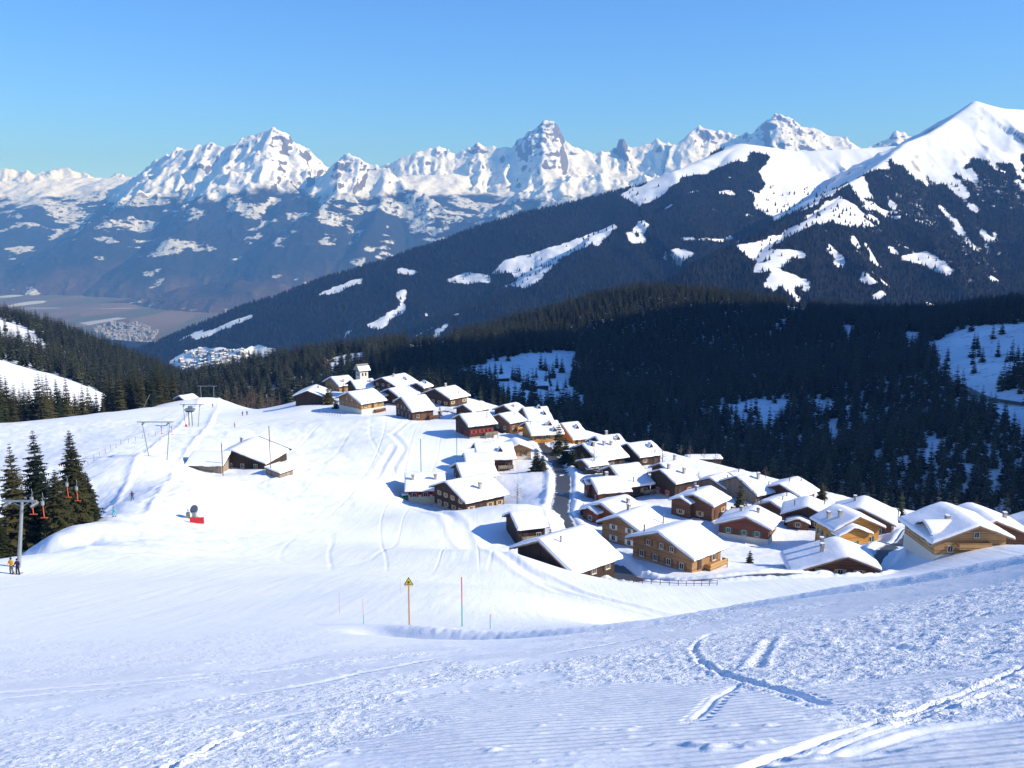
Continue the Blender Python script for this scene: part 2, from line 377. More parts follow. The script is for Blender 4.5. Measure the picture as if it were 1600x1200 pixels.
def P3(*c): return [at(*q) for q in c]
EDGE = P3((565,983,53),(640,982,50),(760,980,46),(900,968,42.5),(1000,950,41),(1150,920,40),(1300,890,37),(1450,862,34),(1600,842,32)) + [(30, 22, 0), (48, 8, 0)]
ROAD = P3((690,645,372),(745,668,352),(800,684,335),(850,697,314),(868,715,292),(880,745,264),(878,775,236),(874,800,214),(890,822,196)) + \
       [(17.5, 178, 0), (20.5, 163, 0), (25.5, 153, 0), (33.5, 150, 0), (44, 152, 0), (55, 156, 0), (66, 168, 0), (79, 186, 0), (90, 204, 0), (104, 216, 0)]
LIFTLINE = P3((25,902,100),(110,868,116),(179,813,158),(207,783,186),(232,740,212),(245,712,236)) + P3((300,668,312),(322,640,420),(330,627,470))
# ski tracks in the foreground (photo bearings): list of (polyline, width, depth)
TRK = [(P3((1110,975,24),(1090,990,21),(1082,1010,18.5),(1095,1035,16),(1130,1055,14),(1180,1075,12.3),(1240,1095,10.8),(1290,1115,9.6)), 0.088, 0.062),
       (P3((1205,995,18.5),(1195,1020,16.2),(1178,1045,14.3)), 0.165, 0.062),
       (P3((1155,1080,12.4),(1120,1105,11.3),(1085,1135,9.6)), 0.077, 0.043),
       (P3((1600,1046,10.2),(1500,1085,9.0),(1400,1122,8.2),(1300,1150,7.5),(1180,1190,6.6),(1120,1215,6.2)), 0.077, 0.062),
       (P3((1600,1072,9.2),(1500,1108,8.5),(1400,1145,7.7),(1290,1180,6.8)), 0.077, 0.050),
       (P3((0,1075,25),(200,1060,26),(450,1035,28),(700,1008,31),(950,985,35),(1150,960,31)), .2, .06), (P3((0,1090,23),(230,1068,24.5),(480,1042,27),(720,1015,30)), .2, .06),
       (P3((1600,1135,7.4),(1450,1165,7.2),(1330,1200,6.6)), .12, .05),
       (P3((240,1205,9.4),(300,1165,10.9),(345,1142,12),(400,1128,12.8)), 0.088, 0.099),
       (P3((0,1185,11.8),(200,1150,12.2),(420,1110,14.2),(620,1070,16),(820,1035,22),(1000,1000,26)), 0.110, 0.037),
       (P3((0,1120,18),(250,1085,18),(500,1055,21),(750,1020,28)), 0.138, 0.037),
       (P3((0,1155,14),(260,1120,14.6),(500,1088,17),(700,1050,20)), 0.110, 0.031)]
# tracks on the far piste (vehicle ruts, ski lines)
FAR_TRK = [(P3((1060,935,100),(900,905,118),(800,860,143),(720,800,198),(650,770,236),(600,752,252),(615,720,276),(632,700,296),(612,680,316),(560,668,330),(470,665,342)), 0.9, .22),
           (P3((1060,938,98),(880,905,116),(780,858,148),(700,800,204),(630,766,238),(585,752,254),(600,720,278),(615,700,298)), 0.9, .2),
           (P3((640,650,345),(615,680,316),(590,690,306)), 0.6, .2),
           (P3((250,765,199),(330,762,222),(420,745,240),(480,735,258)), 0.8, .28),
           (P3((230,800,182),(300,785,200),(400,772,222)), 0.6, .22)]

def near_height(x, y, detail=True):
    z = near_tps(x, y)
    # piste edge: groomer berm with a shaded near face and a short drop behind it
    d, s, _ = seg_dist(x, y, EDGE)
    lump = 0.75 + 0.40 * fbm(x * 0.17, y * 0.17, 2, 31) + 0.16 * fbm(x * 3.2, y * 3.2, 3, 32, 0.6)
    fade = sstep(0.0, 5.0, s) * (1 - sstep(52, 60, s))
    z = z + fade * (0.20 + 0.24 * (1 - sstep(10, 20, s))) * np.exp(-(d / 1.1) ** 2) * lump
    d2, _, _ = seg_dist(x, y, [(a - 0.75, b - 1.45, 0) for a, b, c in EDGE])
    z = z - fade * (0.30 + 0.24 * (1 - sstep(10, 20, s))) * np.exp(-(d2 / 1.3) ** 2)
    near_m = 1 - sstep(38, 58, y)
    # lift track: flat groomed strip with a bank on the right and tracks
    d, s, _ = seg_dist(x, y, LIFTLINE)
    z = z + 0.5 * np.exp(-((d - 4.6) / 0.8) ** 2) * sstep(60, 75, s) * (0.4 + 0.9 * vnoise(x * .4, y * .4, 5))
    # road cut between ploughed banks
    d, s, _ = seg_dist(x, y, ROAD)
    bank = 0.75 + 0.7 * fbm(x * 0.3, y * 0.3, 3, 8) + 0.5 * fbm(x * 1.3, y * 1.3, 3, 9)
    z = z - 0.55 * (1 - sstep(2.1, 3.2, d)) + 0.60 * np.exp(-((d - 3.9) / 0.9) ** 2) * bank
    # gentle unevenness of the snow cover
    vil = sstep(150, 190, y) * sstep(-30, 0, x)
    z = z + 0.35 * fbm(x * 0.06, y * 0.06, 3, 11) * sstep(60, 120, y) + vil * (0.40 * fbm(x * 0.13, y * 0.13, 4, 13) + 0.16 * np.abs(fbm(x * 0.55, y * 0.55, 3, 14)))
    if detail:
        left = (1 - sstep(-60, -25, x)) * sstep(100, 125, y) * (1 - sstep(330, 380, y))
        z = z + left * 0.34 * np.abs(fbm(x * 0.10 + y * 0.02, y * 0.22, 4, 17)) * 2 + left * 0.16 * fbm(x * 0.5, y * 0.5, 3, 18)
        z = z + 0.05 * fbm(x * 0.35, y * 0.35, 4, 19) * near_m
        chop = chop_mask(x, y)
        ck = np.abs(fbm(x * 2.6, y * 2.6, 4, 21, 0.62)); ck2 = fbm(x * 5.1 + 9, y * 5.1, 3, 24, 0.65)
        z = z + chop * (0.055 * ck + 0.026 * sstep(0.0, 0.55, ck2) + 0.03 * fbm(x * 1.1, y * 1.1, 3, 23))
        # small broken lumps, uneven in size and shape
        cl = fbm(x * 3.3, y * 3.3, 3, 25, 0.6) + 0.35 * fbm(x * 0.5, y * 0.5, 2, 26)
        z = z + near_m * 0.035 * sstep(0.46, 0.75, cl) * (0.5 + 0.5 * vnoise(x * 13, y * 13, 27))
        # near tracks
        for pl, w, dp in TRK:
            b = 1.5
            xs = [p[0] for p in pl]; ys = [p[1] for p in pl]
            m = (x > min(xs) - b) & (x < max(xs) + b) & (y > min(ys) - b) & (y < max(ys) + b)
            if not m.any(): continue
            d, s, _ = seg_dist(x[m], y[m], pl)
            d = np.abs(d + 0.05 * (vnoise(s * 1.3, s * 0, 41) - .5) + 0.02 * fbm(x[m] * 5, y[m] * 5, 2, 43)); w = w * 0.62; dp = dp * 0.55
            z[m] += -dp * np.exp(-(d / w) ** 2) + dp * 0.75 * np.exp(-((d - w * 1.9) / (w * 0.7)) ** 2) * (0.4 + vnoise(x[m] * 3, y[m] * 3, 42))
        for pl, w, dp in FAR_TRK:
            b = 6.0
            xs = [p[0] for p in pl]; ys = [p[1] for p in pl]
            m = (x > min(xs) - b) & (x < max(xs) + b) & (y > min(ys) - b) & (y < max(ys) + b)
            d, s, _ = seg_dist(x[m], y[m], pl)
            z[m] += -dp * np.exp(-(d / w) ** 2) + dp * 0.8 * np.exp(-((d - w * 1.9) / (w * 0.8)) ** 2)
    return z
def chop_mask(x, y):
    near_m = 1 - sstep(44, 62, y)
    n = fbm(x * 0.16 + 3, y * 0.11, 3, 51) + 0.5 * fbm(x * 0.6, y * 0.6, 2, 52)
    left = 1 - sstep(-12, 2, x - y * 0.15)
    return near_m * np.clip(sstep(-0.28, 0.15, n) * (1 - 0.55 * left) + 0.12, 0, 1)
def ground(x, y):
    """ground height under a single point"""
    return float(near_height(np.array([float(x)]), np.array([float(y)]))[0])

t_in = np.linspace(-0.60, 0.60, 600); t_out = np.linspace(0.60, 1.0, 40)[1:]
tt = np.concatenate([-t_out[::-1], t_in, t_out])
rows = np.exp(np.linspace(math.log(2.6), math.log(562.0), 880)) - 1.2
gx = (rows[:, None] + 7.0) * tt[None, :]; gy = np.repeat(rows[:, None], len(tt), 1)
gz = near_height(gx, gy)
me = np_mesh('snow_field', np.stack([gx, gy, gz], -1).reshape(-1, 3), grid_faces(len(rows), len(tt)), [M['piste']])
chop = chop_mask(gx, gy)
fattr(me, 'chop', chop)
cord_zone = (1 - sstep(30, 45, gy)) * (1 - chop) * sstep(-0.05, 0.2, fbm(gx * 0.22, gy * 0.16, 3, 61) + 0.12 + 0.25 * sstep(-2, 5, gx))
for pl, w, dp in TRK:
    m = (gx > min(p[0] for p in pl) - 1) & (gx < max(p[0] for p in pl) + 1) & (gy > min(p[1] for p in pl) - 1) & (gy < max(p[1] for p in pl) + 1)
    d, _, _ = seg_dist(gx[m], gy[m], pl); cord_zone[m] *= sstep(w * 1.2, w * 2.4, d)
fattr(me, 'cord', np.clip(cord_zone, 0, 1))
fattr(me, 'piste', sstep(40, 75, gy) * (1 - 0.75 * sstep(-35, -10, gx) * sstep(150, 200, gy)))
tag(link('snow_ground', me), kind='structure')
# snow behind the photographer, so the slope does not end at the lens
bx, by = np.meshgrid(np.linspace(-60, 60, 61), np.linspace(-60, 1.6, 32)); bz = near_tps(bx, by) - 0.25
bz = np.minimum(bz, 0.22 * bx - 0.33 * by + 0.5)
bz = np.where((np.abs(bx) < 9) & (by > -4), np.minimum(bz, near_tps(bx, by) - 0.25), bz)
me = np_mesh('upper_slope', np.stack([bx, by, bz], -1).reshape(-1, 3), grid_faces(32, 61), [M['piste']])
fattr(me, 'chop', np.zeros(bx.size)); fattr(me, 'cord', np.zeros(bx.size)); fattr(me, 'piste', np.zeros(bx.size))
tag(link('upper_snow_slope', me), kind='structure')

# road surface: cleared, wet asphalt with packed snow at the edges
def asphalt():
    m, nt, b = new_mat('wet_asphalt'); N = NT(nt); P = N.pos()
    n1 = N.noise(P, 0.35, 5, 0.65); n2 = N.noise(P, 2.5, 4)
    c = N.mix(n2, (0.045, 0.047, 0.055), (0.085, 0.085, 0.09))
    e = N.attr('edge'); k = N.ramp(N.math('ADD', N.math('MULTIPLY', n1, 0.8), N.math('MULTIPLY', e, 0.55)), 0.72, 0.85)
    N.l(N.mix(k, c, (0.62, 0.64, 0.68)), b.inputs['Base Color']); b.inputs['Roughness'].default_value = 0.5
    return m
M['asphalt'] = asphalt()
def resample(pl, step):
    out = []
    for a, b in zip(pl[:-1], pl[1:]):
        n = max(1, int(math.hypot(b[0] - a[0], b[1] - a[1]) / step))
        out += [(a[0] + (b[0] - a[0]) * k / n, a[1] + (b[1] - a[1]) * k / n) for k in range(n)]
    out.append(pl[-1][:2]); out = np.array(out)
    for _ in range(4): out[1:-1] = (out[:-2] + 2 * out[1:-1] + out[2:]) / 4
    return out
rp = resample(ROAD, 1.5); tg = np.gradient(rp, axis=0); tg /= np.linalg.norm(tg, axis=1)[:, None]
ww = np.linspace(-2.35, 2.35, 9)
rx = rp[:, 0:1] + tg[:, 1:2] * ww; ry = rp[:, 1:2] - tg[:, 0:1] * ww
rz = near_height(rx, ry); rz = (rz * 0.3 + rz[:, 4:5] * 0.7) + 0.10
for _ in range(3): rz[1:-1] = (rz[:-2] + rz[1:-1] * 2 + rz[2:]) / 4
me = np_mesh('village_road', np.stack([rx, ry, rz], -1).reshape(-1, 3), grid_faces(len(rp), 9), [M['asphalt']])
fattr(me, 'edge', np.repeat(np.abs(ww)[None] / 2.35, len(rp), 0) ** 2)
tag(link('village_road', me), kind='structure')

# ------------------------------------------------------------------ wooded hill across the gorge (rises out of frame on the right and shades itself)
hill_pts = P3((310,600,900),(450,575,950),(600,548,1000),(720,532,1050),(820,500,1150),(920,472,1250),(1020,455,1300),(1150,470,1250),(1300,488,1150),(1450,497,1050),(1600,485,950),
  (600,612,540),(720,655,500),(860,660,540),(1000,700,470),(1150,745,440),(1300,795,395),(1450,835,345),(1600,850,320),
  (560,575,720),(700,590,680),(860,600,720),(800,550,860),(1000,590,780),(1200,610,700),(1400,620,590),(1550,570,600),(1000,520,1000),(1300,540,900),(1550,520,760),
  (1450,700,470),(1300,700,540),(1150,670,580),(1680,485,950),(1600,560,660),(1680,560,660),(1600,640,500),(1700,630,500),(1600,482,1150),(1700,482,1150),(1600,484,1350),(1450,494,1250))
hill_pts += [(-500, 800, -220), (-420, 1100, -260), (-100, 1500, -330), (300, 1600, -280), (700, 1500, -200), (-300, 600, -150), (-150, 560, -135), (60, 480, -128), (140, 400, -133), (200, 330, -132),
  (470, 400, -30), (600, 480, 160), (760, 560, 340), (1000, 700, 480), (780, 800, 150), (920, 950, 150), (1100, 1200, 190), (620, 360, 130), (800, 420, 340), (1100, 500, 560), (420, 330, -75), (330, 420, -95)]
hill_tps = TPS(hill_pts, lam=0.01, sc=200.0)
def hill_h(x, y):
    z = hill_tps(x, y)
    z = z + 60 * fbm(x * 0.007, y * 0.007, 4, 73) * sstep(520, 700, x)
    return z + 5.0 * fbm(x * 0.012, y * 0.012, 4, 71) + 1.5 * fbm(x * 0.05, y * 0.05, 3, 72)
def plain_snow(name, brush=0.0):
    m, nt, b = new_mat(name); N = NT(nt); P = N.pos(); b.inputs['Roughness'].default_value = 0.7
    c = N.mix(N.noise(P, 0.03, 4), (0.80, 0.84, 0.89), (0.88, 0.90, 0.93))
    if brush:
        k = N.ramp(N.noise(N.pos((1, 1, 1)), 0.12, 6, 0.7), 0.56, 0.68)
        c = N.mix(N.math('MULTIPLY', k, brush), c, (0.07, 0.06, 0.05))
    N.l(c, b.inputs['Base Color']); N.l(N.bump(N.noise(P, 0.12, 5), 1.5, None, 0.6), b.inputs['Normal'])
    return m
M['hill'] = plain_snow('hill_snow', 0.75)
hx, hy = np.meshgrid(np.arange(-520, 1160, 7.0), np.arange(330, 1560, 7.0))
hz = hill_h(hx, hy)
me = np_mesh('wooded_hill', np.stack([hx, hy, hz], -1).reshape(-1, 3), grid_faces(*hx.shape), [M['hill']])
tag(link('wooded_hill_terrain', me), kind='structure')

hr = np.array([at(*q)[:2] for q in ((1440,560,640),(1462,585,610),(1485,606,590),(1512,634,560),(1535,655,540),(1560,668,528),(1590,682,515),(1625,700,500))])
hp_ = resample([(a, b, 0) for a, b in hr], 6.0); tg_ = np.gradient(hp_, axis=0); tg_ /= np.linalg.norm(tg_, axis=1)[:, None]; w5 = np.linspace(-3.2, 3.2, 5)
rx = hp_[:, 0:1] + tg_[:, 1:2] * w5; ry = hp_[:, 1:2] - tg_[:, 0:1] * w5; rz = np.repeat(hill_h(hp_[:, 0], hp_[:, 1])[:, None], 5, 1) + 1.0
me = np_mesh('hill_road', np.stack([rx, ry, rz], -1).reshape(-1, 3), grid_faces(len(hp_), 5), [M['asphalt']]); fattr(me, 'edge', np.zeros(rx.size)); tag(link('hill_road', me), kind='structure')

# ------------------------------------------------------------------ hillside on the left
lh_pts = P3((-200,440,1050),(0,492,1000),(60,508,960),(130,535,920),(200,568,880),(250,592,850),(290,615,830),(0,560,560),(100,592,560),(160,612,560),(0,600,500),(100,628,500),(0,520,780),(100,560,740),(180,590,720),(-200,560,500),(-200,500,800))
lh_pts += [(-700, 1300, -160), (-300, 1300, -330), (-100, 1100, -330), (-120, 800, -260), (-150, 600, -190), (-420, 420, -98), (-250, 430, -112), (-900, 700, 60), (-1000, 1000, 80)]
lh_tps = TPS(lh_pts, lam=0.01, sc=200.0)
def left_h(x, y): return lh_tps(x, y) + 4.0 * fbm(x * 0.012, y * 0.012, 4, 81)
lx, ly = np.meshgrid(np.arange(-1000, -100, 8.0), np.arange(425, 1300, 8.0)); lz = left_h(lx, ly)
me = np_mesh('left_hill', np.stack([lx, ly, lz], -1).reshape(-1, 3), grid_faces(*lx.shape), [plain_snow('meadow_snow', 0.0)])
tag(link('left_hill_terrain', me), kind='structure')

# ------------------------------------------------------------------ mountains from ridge lines
def ridge_field(x, y, lines):
    z = np.full(x.shape, -5000.0)
    for pts, k, p, cap in lines:
        d, s, v = seg_dist(x, y, pts)
        z = np.maximum(z, v - k * (np.sqrt(d * d + cap * cap) - cap) ** p)
    return z
def fan(t0, t1, nt_, ys):
    t = np.linspace(t0, t1, nt_)
    return ys[:, None] * t[None, :], np.repeat(ys[:, None], nt_, 1)

# --- second range (2.4 to 6 km): snow peak on the right, long forested ridge falling to the left
A_RIDGE = P3((1800,150,4800),(1700,165,4650),(1600,172,4500),(1560,170,4450),(1520,158,4400),(1490,184,4300),(1440,211,4150),(1410,225,4020),(1370,256,3820),(1330,283,3640),(1270,319,3350),(1210,351,3080),(1150,386,2800),(1080,425,2600))
B_RIDGE = P3((1520,226,4650),(1400,228,4600),(1330,233,4600),(1250,237,4580),(1180,227,4540),(1160,224,4500),(1100,250,4330),(1050,268,4240),(980,294,4230),(900,316,4200),(820,334,4180),(740,358,4150),(660,388,4120),(580,413,4100),(500,437,4080),(420,466,4050),(340,501,4020),(270,535,3980),(210,556,3940),(140,590,3880))
R1 = [(A_RIDGE, 0.95, 0.955, 20), (P3((1440,211,4150),(1446,213,4350),(1448,218,4600)), 0.56, 1.0, 12), (B_RIDGE[:5], 0.85, 0.985, 40), (B_RIDGE[4:7], 0.85, 0.985, 60), (B_RIDGE[6:], 0.62, 0.975, 60),
      (P3((1600,172,4500),(1620,260,4150),(1600,350,3750),(1570,440,3300)), 0.85, 0.96, 12),
      (P3((1520,158,4400),(1545,240,4150),(1535,330,3750),(1510,420,3300)), 0.85, 0.96, 12),
      (P3((1470,196,4230),(1478,270,3950),(1460,350,3550),(1420,430,3050)), 0.85, 0.96, 12),
      (P3((1410,225,4020),(1415,300,3750),(1380,380,3250),(1340,450,2750)), 0.8, 0.96, 12),
      (P3((1310,295,3540),(1318,312,3400),(1270,342,3100),(1220,378,2850),(1190,410,2700)), 0.6, 0.97, 40),
      (P3((1160,224,4500),(1120,275,4100),(1060,330,3780),(985,345,3740),(930,372,3650),(860,412,3500),(800,450,3380)), 0.6, 0.97, 60),
      (P3((660,388,4120),(640,440,3900),(600,500,3650)), 0.55, 0.97, 50), (P3((420,466,4050),(400,515,3850),(350,560,3650)), 0.5, 0.97, 50)]
y1 = np.linspace(2350, 5900, 330)
mx, my = fan(-0.66, 0.74, 760, y1)
wx = 28 * fbm(mx * 0.004, my * 0.004, 3, 91); wy = 28 * fbm(mx * 0.004, my * 0.004, 3, 95)
mz = ridge_field(mx + wx, my + wy, R1)
dA, _, _ = seg_dist(mx, my, A_RIDGE); dB, _, _ = seg_dist(mx, my, B_RIDGE); dm = np.minimum(dA, dB)
env = sstep(0, 260, dm)
right_face = sstep(1150, 1350, proj(mx, my, mz)[0])
mz = mz + env * (26 * fbm(mx * 0.006, my * 0.006, 5, 101) + right_face * 62 * (ridged(mx * 0.0042 + 5, my * 0.0016, 4, 103) - 0.45))
mz = np.maximum(mz, -760 + 40 * fbm(mx * 0.002, my * 0.002, 3, 104))
ppx, ppy = proj(mx, my, mz)
jx = ppx + 9 * fbm(mx * 0.012, my * 0.012, 3, 111); jy = ppy + 5 * fbm(mx * 0.012, my * 0.012, 3, 112)
CLEAR1 = [  # alpine meadows and snowfields in the forest (bearing, dip)
 [(965,304),(1040,270),(1100,247),(1165,218),(1300,225),(1425,216),(1385,254),(1330,286),(1270,320),(1212,348),(1178,318),(1200,288),(1188,268),(1208,243),(1176,240),(1118,266),(1064,280),(1040,300),(1000,322),(992,316)],
 [(765,425),(800,405),(870,385),(958,352),(945,372),(900,390),(872,410),(850,432),(825,452),(785,448),(808,438),(800,428)],
 [(1262,338),(1290,318),(1312,304),(1336,318),(1366,352),(1325,348),(1290,344),(1268,352),(1228,374),(1200,392),(1255,390),(1262,398),(1235,404),(1215,422),(1172,424),(1180,405),(1146,386),(1195,378)],
 [(1406,402),(1440,392),(1488,420),(1480,429),(1440,414)], [(1210,418),(1262,440),(1268,456),(1232,447)], [(1360,455),(1378,452),(1386,464),(1362,464)],
 [(1330,285),(1350,278),(1356,300),(1362,310),(1335,308)], [(618,418),(660,420),(655,426),(622,425)], [(492,462),(530,446),(572,434),(566,444),(520,460)],
 [(262,566),(292,548),(350,541),(430,545),(425,556),(395,566),(330,580),(275,578)], [(296,526),(340,512),(405,488),(395,500),(330,525),(305,532)], [(572,508),(596,494),(622,488),(604,510),(585,516)],
 [(690,436),(730,424),(765,428),(760,440),(715,440)], [(1030,395),(1062,388),(1092,398),(1070,408),(1040,405)], 
 [(1060,372),(1150,372),(1150,376),(1060,376)]]
snow1 = np.zeros(mx.shape, bool)
for pl in CLEAR1: snow1 |= in_poly(jx, jy, pl)
treeline = 205 + 60 * fbm(mx * 0.006, my * 0.003, 3, 121) + 130 * (ridged(mx * 0.0052, my * 0.0012, 3, 122) - 0.5)
snow1 |= (mz > treeline) & (ppx > 1395)
streak = (ridged(mx * 0.014 + 2, my * 0.0022, 3, 123) > 0.55) & (fbm(mx * 0.007, my * 0.007, 3, 124) > 0.0) & (ppx > 1330) & (ppy < 440)
snow1 |= streak
speck = fbm(mx * 0.016, my * 0.010, 3, 125) > 0.42
snow1 |= speck & (fbm(mx * 0.0022, my * 0.0022, 2, 126) > 0.05)
fattr_snow = snow1.astype(np.float32)
thin = (ppx > 1280) & (ppy < 450); fattr_snow = np.where(thin & ~snow1, 0.30 * sstep(0.1, 0.6, ridged(mx * 0.011 + 3, my * 0.004, 3, 128)), fattr_snow)
for _ in range(2):
    fattr_snow[1:-1, 1:-1] = (fattr_snow[1:-1, 1:-1] * 2 + fattr_snow[:-2, 1:-1] + fattr_snow[2:, 1:-1] + fattr_snow[1:-1, :-2] + fattr_snow[1:-1, 2:]) / 6
def ridge_mat():
    m, nt, b = new_mat('forested_mountain'); N = NT(nt); P = N.pos(); b.inputs['Roughness'].default_value = 0.85; b.inputs['Specular IOR Level'].default_value = 0.1
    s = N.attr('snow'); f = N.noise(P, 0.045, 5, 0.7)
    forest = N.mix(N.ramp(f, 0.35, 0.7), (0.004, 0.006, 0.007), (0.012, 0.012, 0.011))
    g = N.n('ShaderNodeNewGeometry'); sp = N.n('ShaderNodeSeparateXYZ'); N.l(g.outputs['Normal'], sp.inputs[0])
    rock = N.math('MULTIPLY', N.ramp(N.math('ADD', sp.outputs[2], N.math('MULTIPLY', N.noise(P, 0.02, 4), 0.3)), 0.86, 0.74), 0.85)
    snow = N.mix(rock, (0.86, 0.89, 0.92), (0.16, 0.14, 0.13))
    k = N.ramp(N.math('ADD', s, N.math('MULTIPLY', N.math('SUBTRACT', N.noise(P, 0.035, 5, 0.72), 0.5), 1.3)), 0.36, 0.58)
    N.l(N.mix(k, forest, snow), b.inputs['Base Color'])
    N.l(N.bump(f, 9.0, None, N.math('SUBTRACT', 1.0, N.math('MULTIPLY', k, 0.85))), b.inputs['Normal'])
    return m
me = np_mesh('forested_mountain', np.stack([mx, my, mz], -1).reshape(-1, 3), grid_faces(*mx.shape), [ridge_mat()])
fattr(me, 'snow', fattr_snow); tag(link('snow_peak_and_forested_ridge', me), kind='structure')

# trees on that range: one mass of small conifers
def cone_mass(px_, py_, pz_, h, r, seed, sides=4):
    n = len(px_); rg = np.random.default_rng(seed); a0 = rg.uniform(0, 6.28, n)
    v = np.empty((n, sides + 1, 3)); v[:, 0] = np.stack([px_, py_, pz_ + h], 1)
    for k in range(sides):
        rr = r * rg.uniform(0.75, 1.25, n); a = a0 + 2 * math.pi * k / sides
        v[:, k + 1] = np.stack([px_ + rr * np.cos(a), py_ + rr * np.sin(a), pz_ - 1.5 + rg.uniform(0, 2.5, n)], 1)
    b = np.arange(n)[:, None] * (sides + 1)
    f = np.stack([np.concatenate([b, b + 1 + k, b + 1 + (k + 1) % sides], 1) for k in range(sides)], 1).reshape(-1, 3)
    return v.reshape(-1, 3), f
n_try = 150000
ii = RNG.uniform(0, len(y1) - 2, n_try); jj = RNG.uniform(0, mx.shape[1] - 2, n_try); i0 = ii.astype(int); j0 = jj.astype(int); fi = ii - i0; fj = jj - j0
def bil(A): return (A[i0, j0] * (1 - fi) * (1 - fj) + A[i0 + 1, j0] * fi * (1 - fj) + A[i0, j0 + 1] * (1 - fi) * fj + A[i0 + 1, j0 + 1] * fi * fj)
tx, ty, tz, ts_ = bil(mx), bil(my), bil(mz), bil(fattr_snow); qx, qy = proj(tx, ty, tz)
keep = ((ts_ < 0.4) | (RNG.uniform(0, 1, n_try) < 0.05 * (tz < 130))) & (tz > -730) & (qx > 180) & (qx < 1680) & (qy < 600) & (tz < 420)
keep &= (bil(ppy) < bil(np.vstack([ppy[:1] + 99, ppy[:-1]])) + 1.0)
tx, ty, tz = tx[keep], ty[keep], tz[keep]; hh = RNG.uniform(9, 17, len(tx))
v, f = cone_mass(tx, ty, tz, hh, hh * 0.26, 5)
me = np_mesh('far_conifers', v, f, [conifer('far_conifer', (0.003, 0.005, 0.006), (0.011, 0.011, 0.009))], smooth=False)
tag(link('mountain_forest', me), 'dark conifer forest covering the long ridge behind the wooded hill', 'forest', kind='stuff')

# --- far range beyond the main valley (10 to 20 km)
def KM(*c): return P3(*[(a, b, d * 1000) for a, b, d in c])
FLOOR = -900.0
R2 = [(KM((-150,262,19),(0,266,19),(50,268,19),(95,262,19),(130,272,19),(200,279,18.8)), 0.42, 0.99, 60),
      (KM((200,281,15.5),(240,256,15.2),(275,234,15),(300,224,14.8),(330,216,14.7),(345,221,14.6),(362,224,14.5),(392,213,14.4),(412,209,14.3),(430,202,14.2),(448,207,14.2),(462,222,14.2),(480,240,14.3),(500,252,14.3),(520,259,14.3)), 0.95, 0.955, 30),
      (KM((362,224,14.5),(372,255,14.0),(365,290,13.4),(330,320,12.8),(290,350,12.2)), 0.9, 0.95, 25), (KM((300,224,14.8),(270,268,14.2),(225,300,13.6),(180,330,13)), 0.8, 0.955, 30),
      (KM((430,202,14.2),(425,240,13.8),(440,275,13.4),(470,300,12.9),(500,330,12.4),(520,370,11.8)), 0.9, 0.95, 25), (KM((392,213,14.4),(400,260,13.8),(410,300,13.2),(430,350,12.5),(400,400,11.7)), 0.85, 0.95, 25),
      (KM((520,259,14.3),(532,254,13.6),(548,243,13.2),(560,252,13.1),(578,258,13.1),(600,270,13.0),(640,300,12.7),(690,325,12.3),(740,345,12)), 0.95, 0.95, 25),
      (KM((548,243,13.2),(545,275,12.8),(520,300,12.4),(490,330,11.9)), 0.9, 0.95, 20), (KM((600,270,13.0),(598,300,12.5),(585,340,11.9),(560,390,11.2)), 0.85, 0.95, 20),
      (KM((595,263,16.5),(635,243,16.4),(690,227,16.4),(712,234,16.3),(745,216,16.3),(768,226,16.2),(798,229,16.1),(818,222,16),(826,206,16),(848,192,16),(876,203,16),(888,224,16),(905,233,16),(940,228,16),(960,227,16.2),(964,214,16.2),(971,213,16.2),(976,225,16.2),(1000,222,16.2),(1030,219,16.2),(1060,218,16.2),(1082,200,16),(1106,202,16),(1118,214,16),(1160,206,15.8),(1188,196,15.6),(1194,182,15.6),(1217,179,15.6),(1240,191,15.6),(1290,203,15.6),(1322,208,15.6),(1346,228,15.7),(1372,214,15.7),(1416,209,15.7),(1500,215,15.7),(1650,230,15.7)), 1.0, 0.955, 18),
      (KM((848,192,16),(838,235,15.5),(830,275,14.9),(815,310,14.2)), 0.9, 0.95, 20), (KM((888,224,16),(900,262,15.3),(940,285,14.7),(965,300,14.2)), 0.8, 0.95, 20), (KM((690,227,16.4),(690,265,15.7),(660,300,15),(640,325,14.4)), 0.85, 0.95, 20), (KM((745,216,16.3),(752,262,15.6),(745,300,14.9),(760,330,14.2)), 0.85, 0.95, 20),
      (KM((1030,219,16.2),(1035,250,15.6),(1010,285,15)), 0.7, 0.96, 25), (KM((1106,202,16),(1100,235,15.4),(1080,270,14.8)), 0.7, 0.96, 25), (KM((1217,179,15.6),(1230,215,15.2),(1200,240,14.8)), 0.8, 0.955, 20), (KM((1290,203,15.6),(1300,230,15.2)), 0.8, 0.955, 20),
      (KM((830,300,14.2),(880,280,14.2),(960,276,14.2),(1050,275,14.2)), 0.6, 0.97, 60), (KM((200,470,10.4),(270,452,10.3),(340,438,10.2),(410,440,10.0),(480,462,9.7)), 0.33, 0.985, 120)]
y2 = np.concatenate([np.linspace(8600, 10800, 50)[:-1], np.linspace(10800, 16600, 232)[:-1], np.linspace(16600, 19800, 40)])
fx_, fy_ = fan(-0.64, 0.66, 1000, y2)
wx = 70 * fbm(fx_ * 0.0016, fy_ * 0.0016, 4, 131); wy = 70 * fbm(fx_ * 0.0016, fy_ * 0.0016, 4, 135)
fz = ridge_field(fx_ + wx, fy_ + wy, R2)
y0 = 11000 + 500 * fbm(fx_ * 0.0005, fx_ * 0.0, 3, 141) - 0.05 * fx_
apron = FLOOR - 40 + 0.345 * np.maximum(fy_ - y0, 0) + 190 * fbm(fx_ * 0.0007, fy_ * 0.0007, 5, 142) * sstep(0, 2200, fy_ - y0)
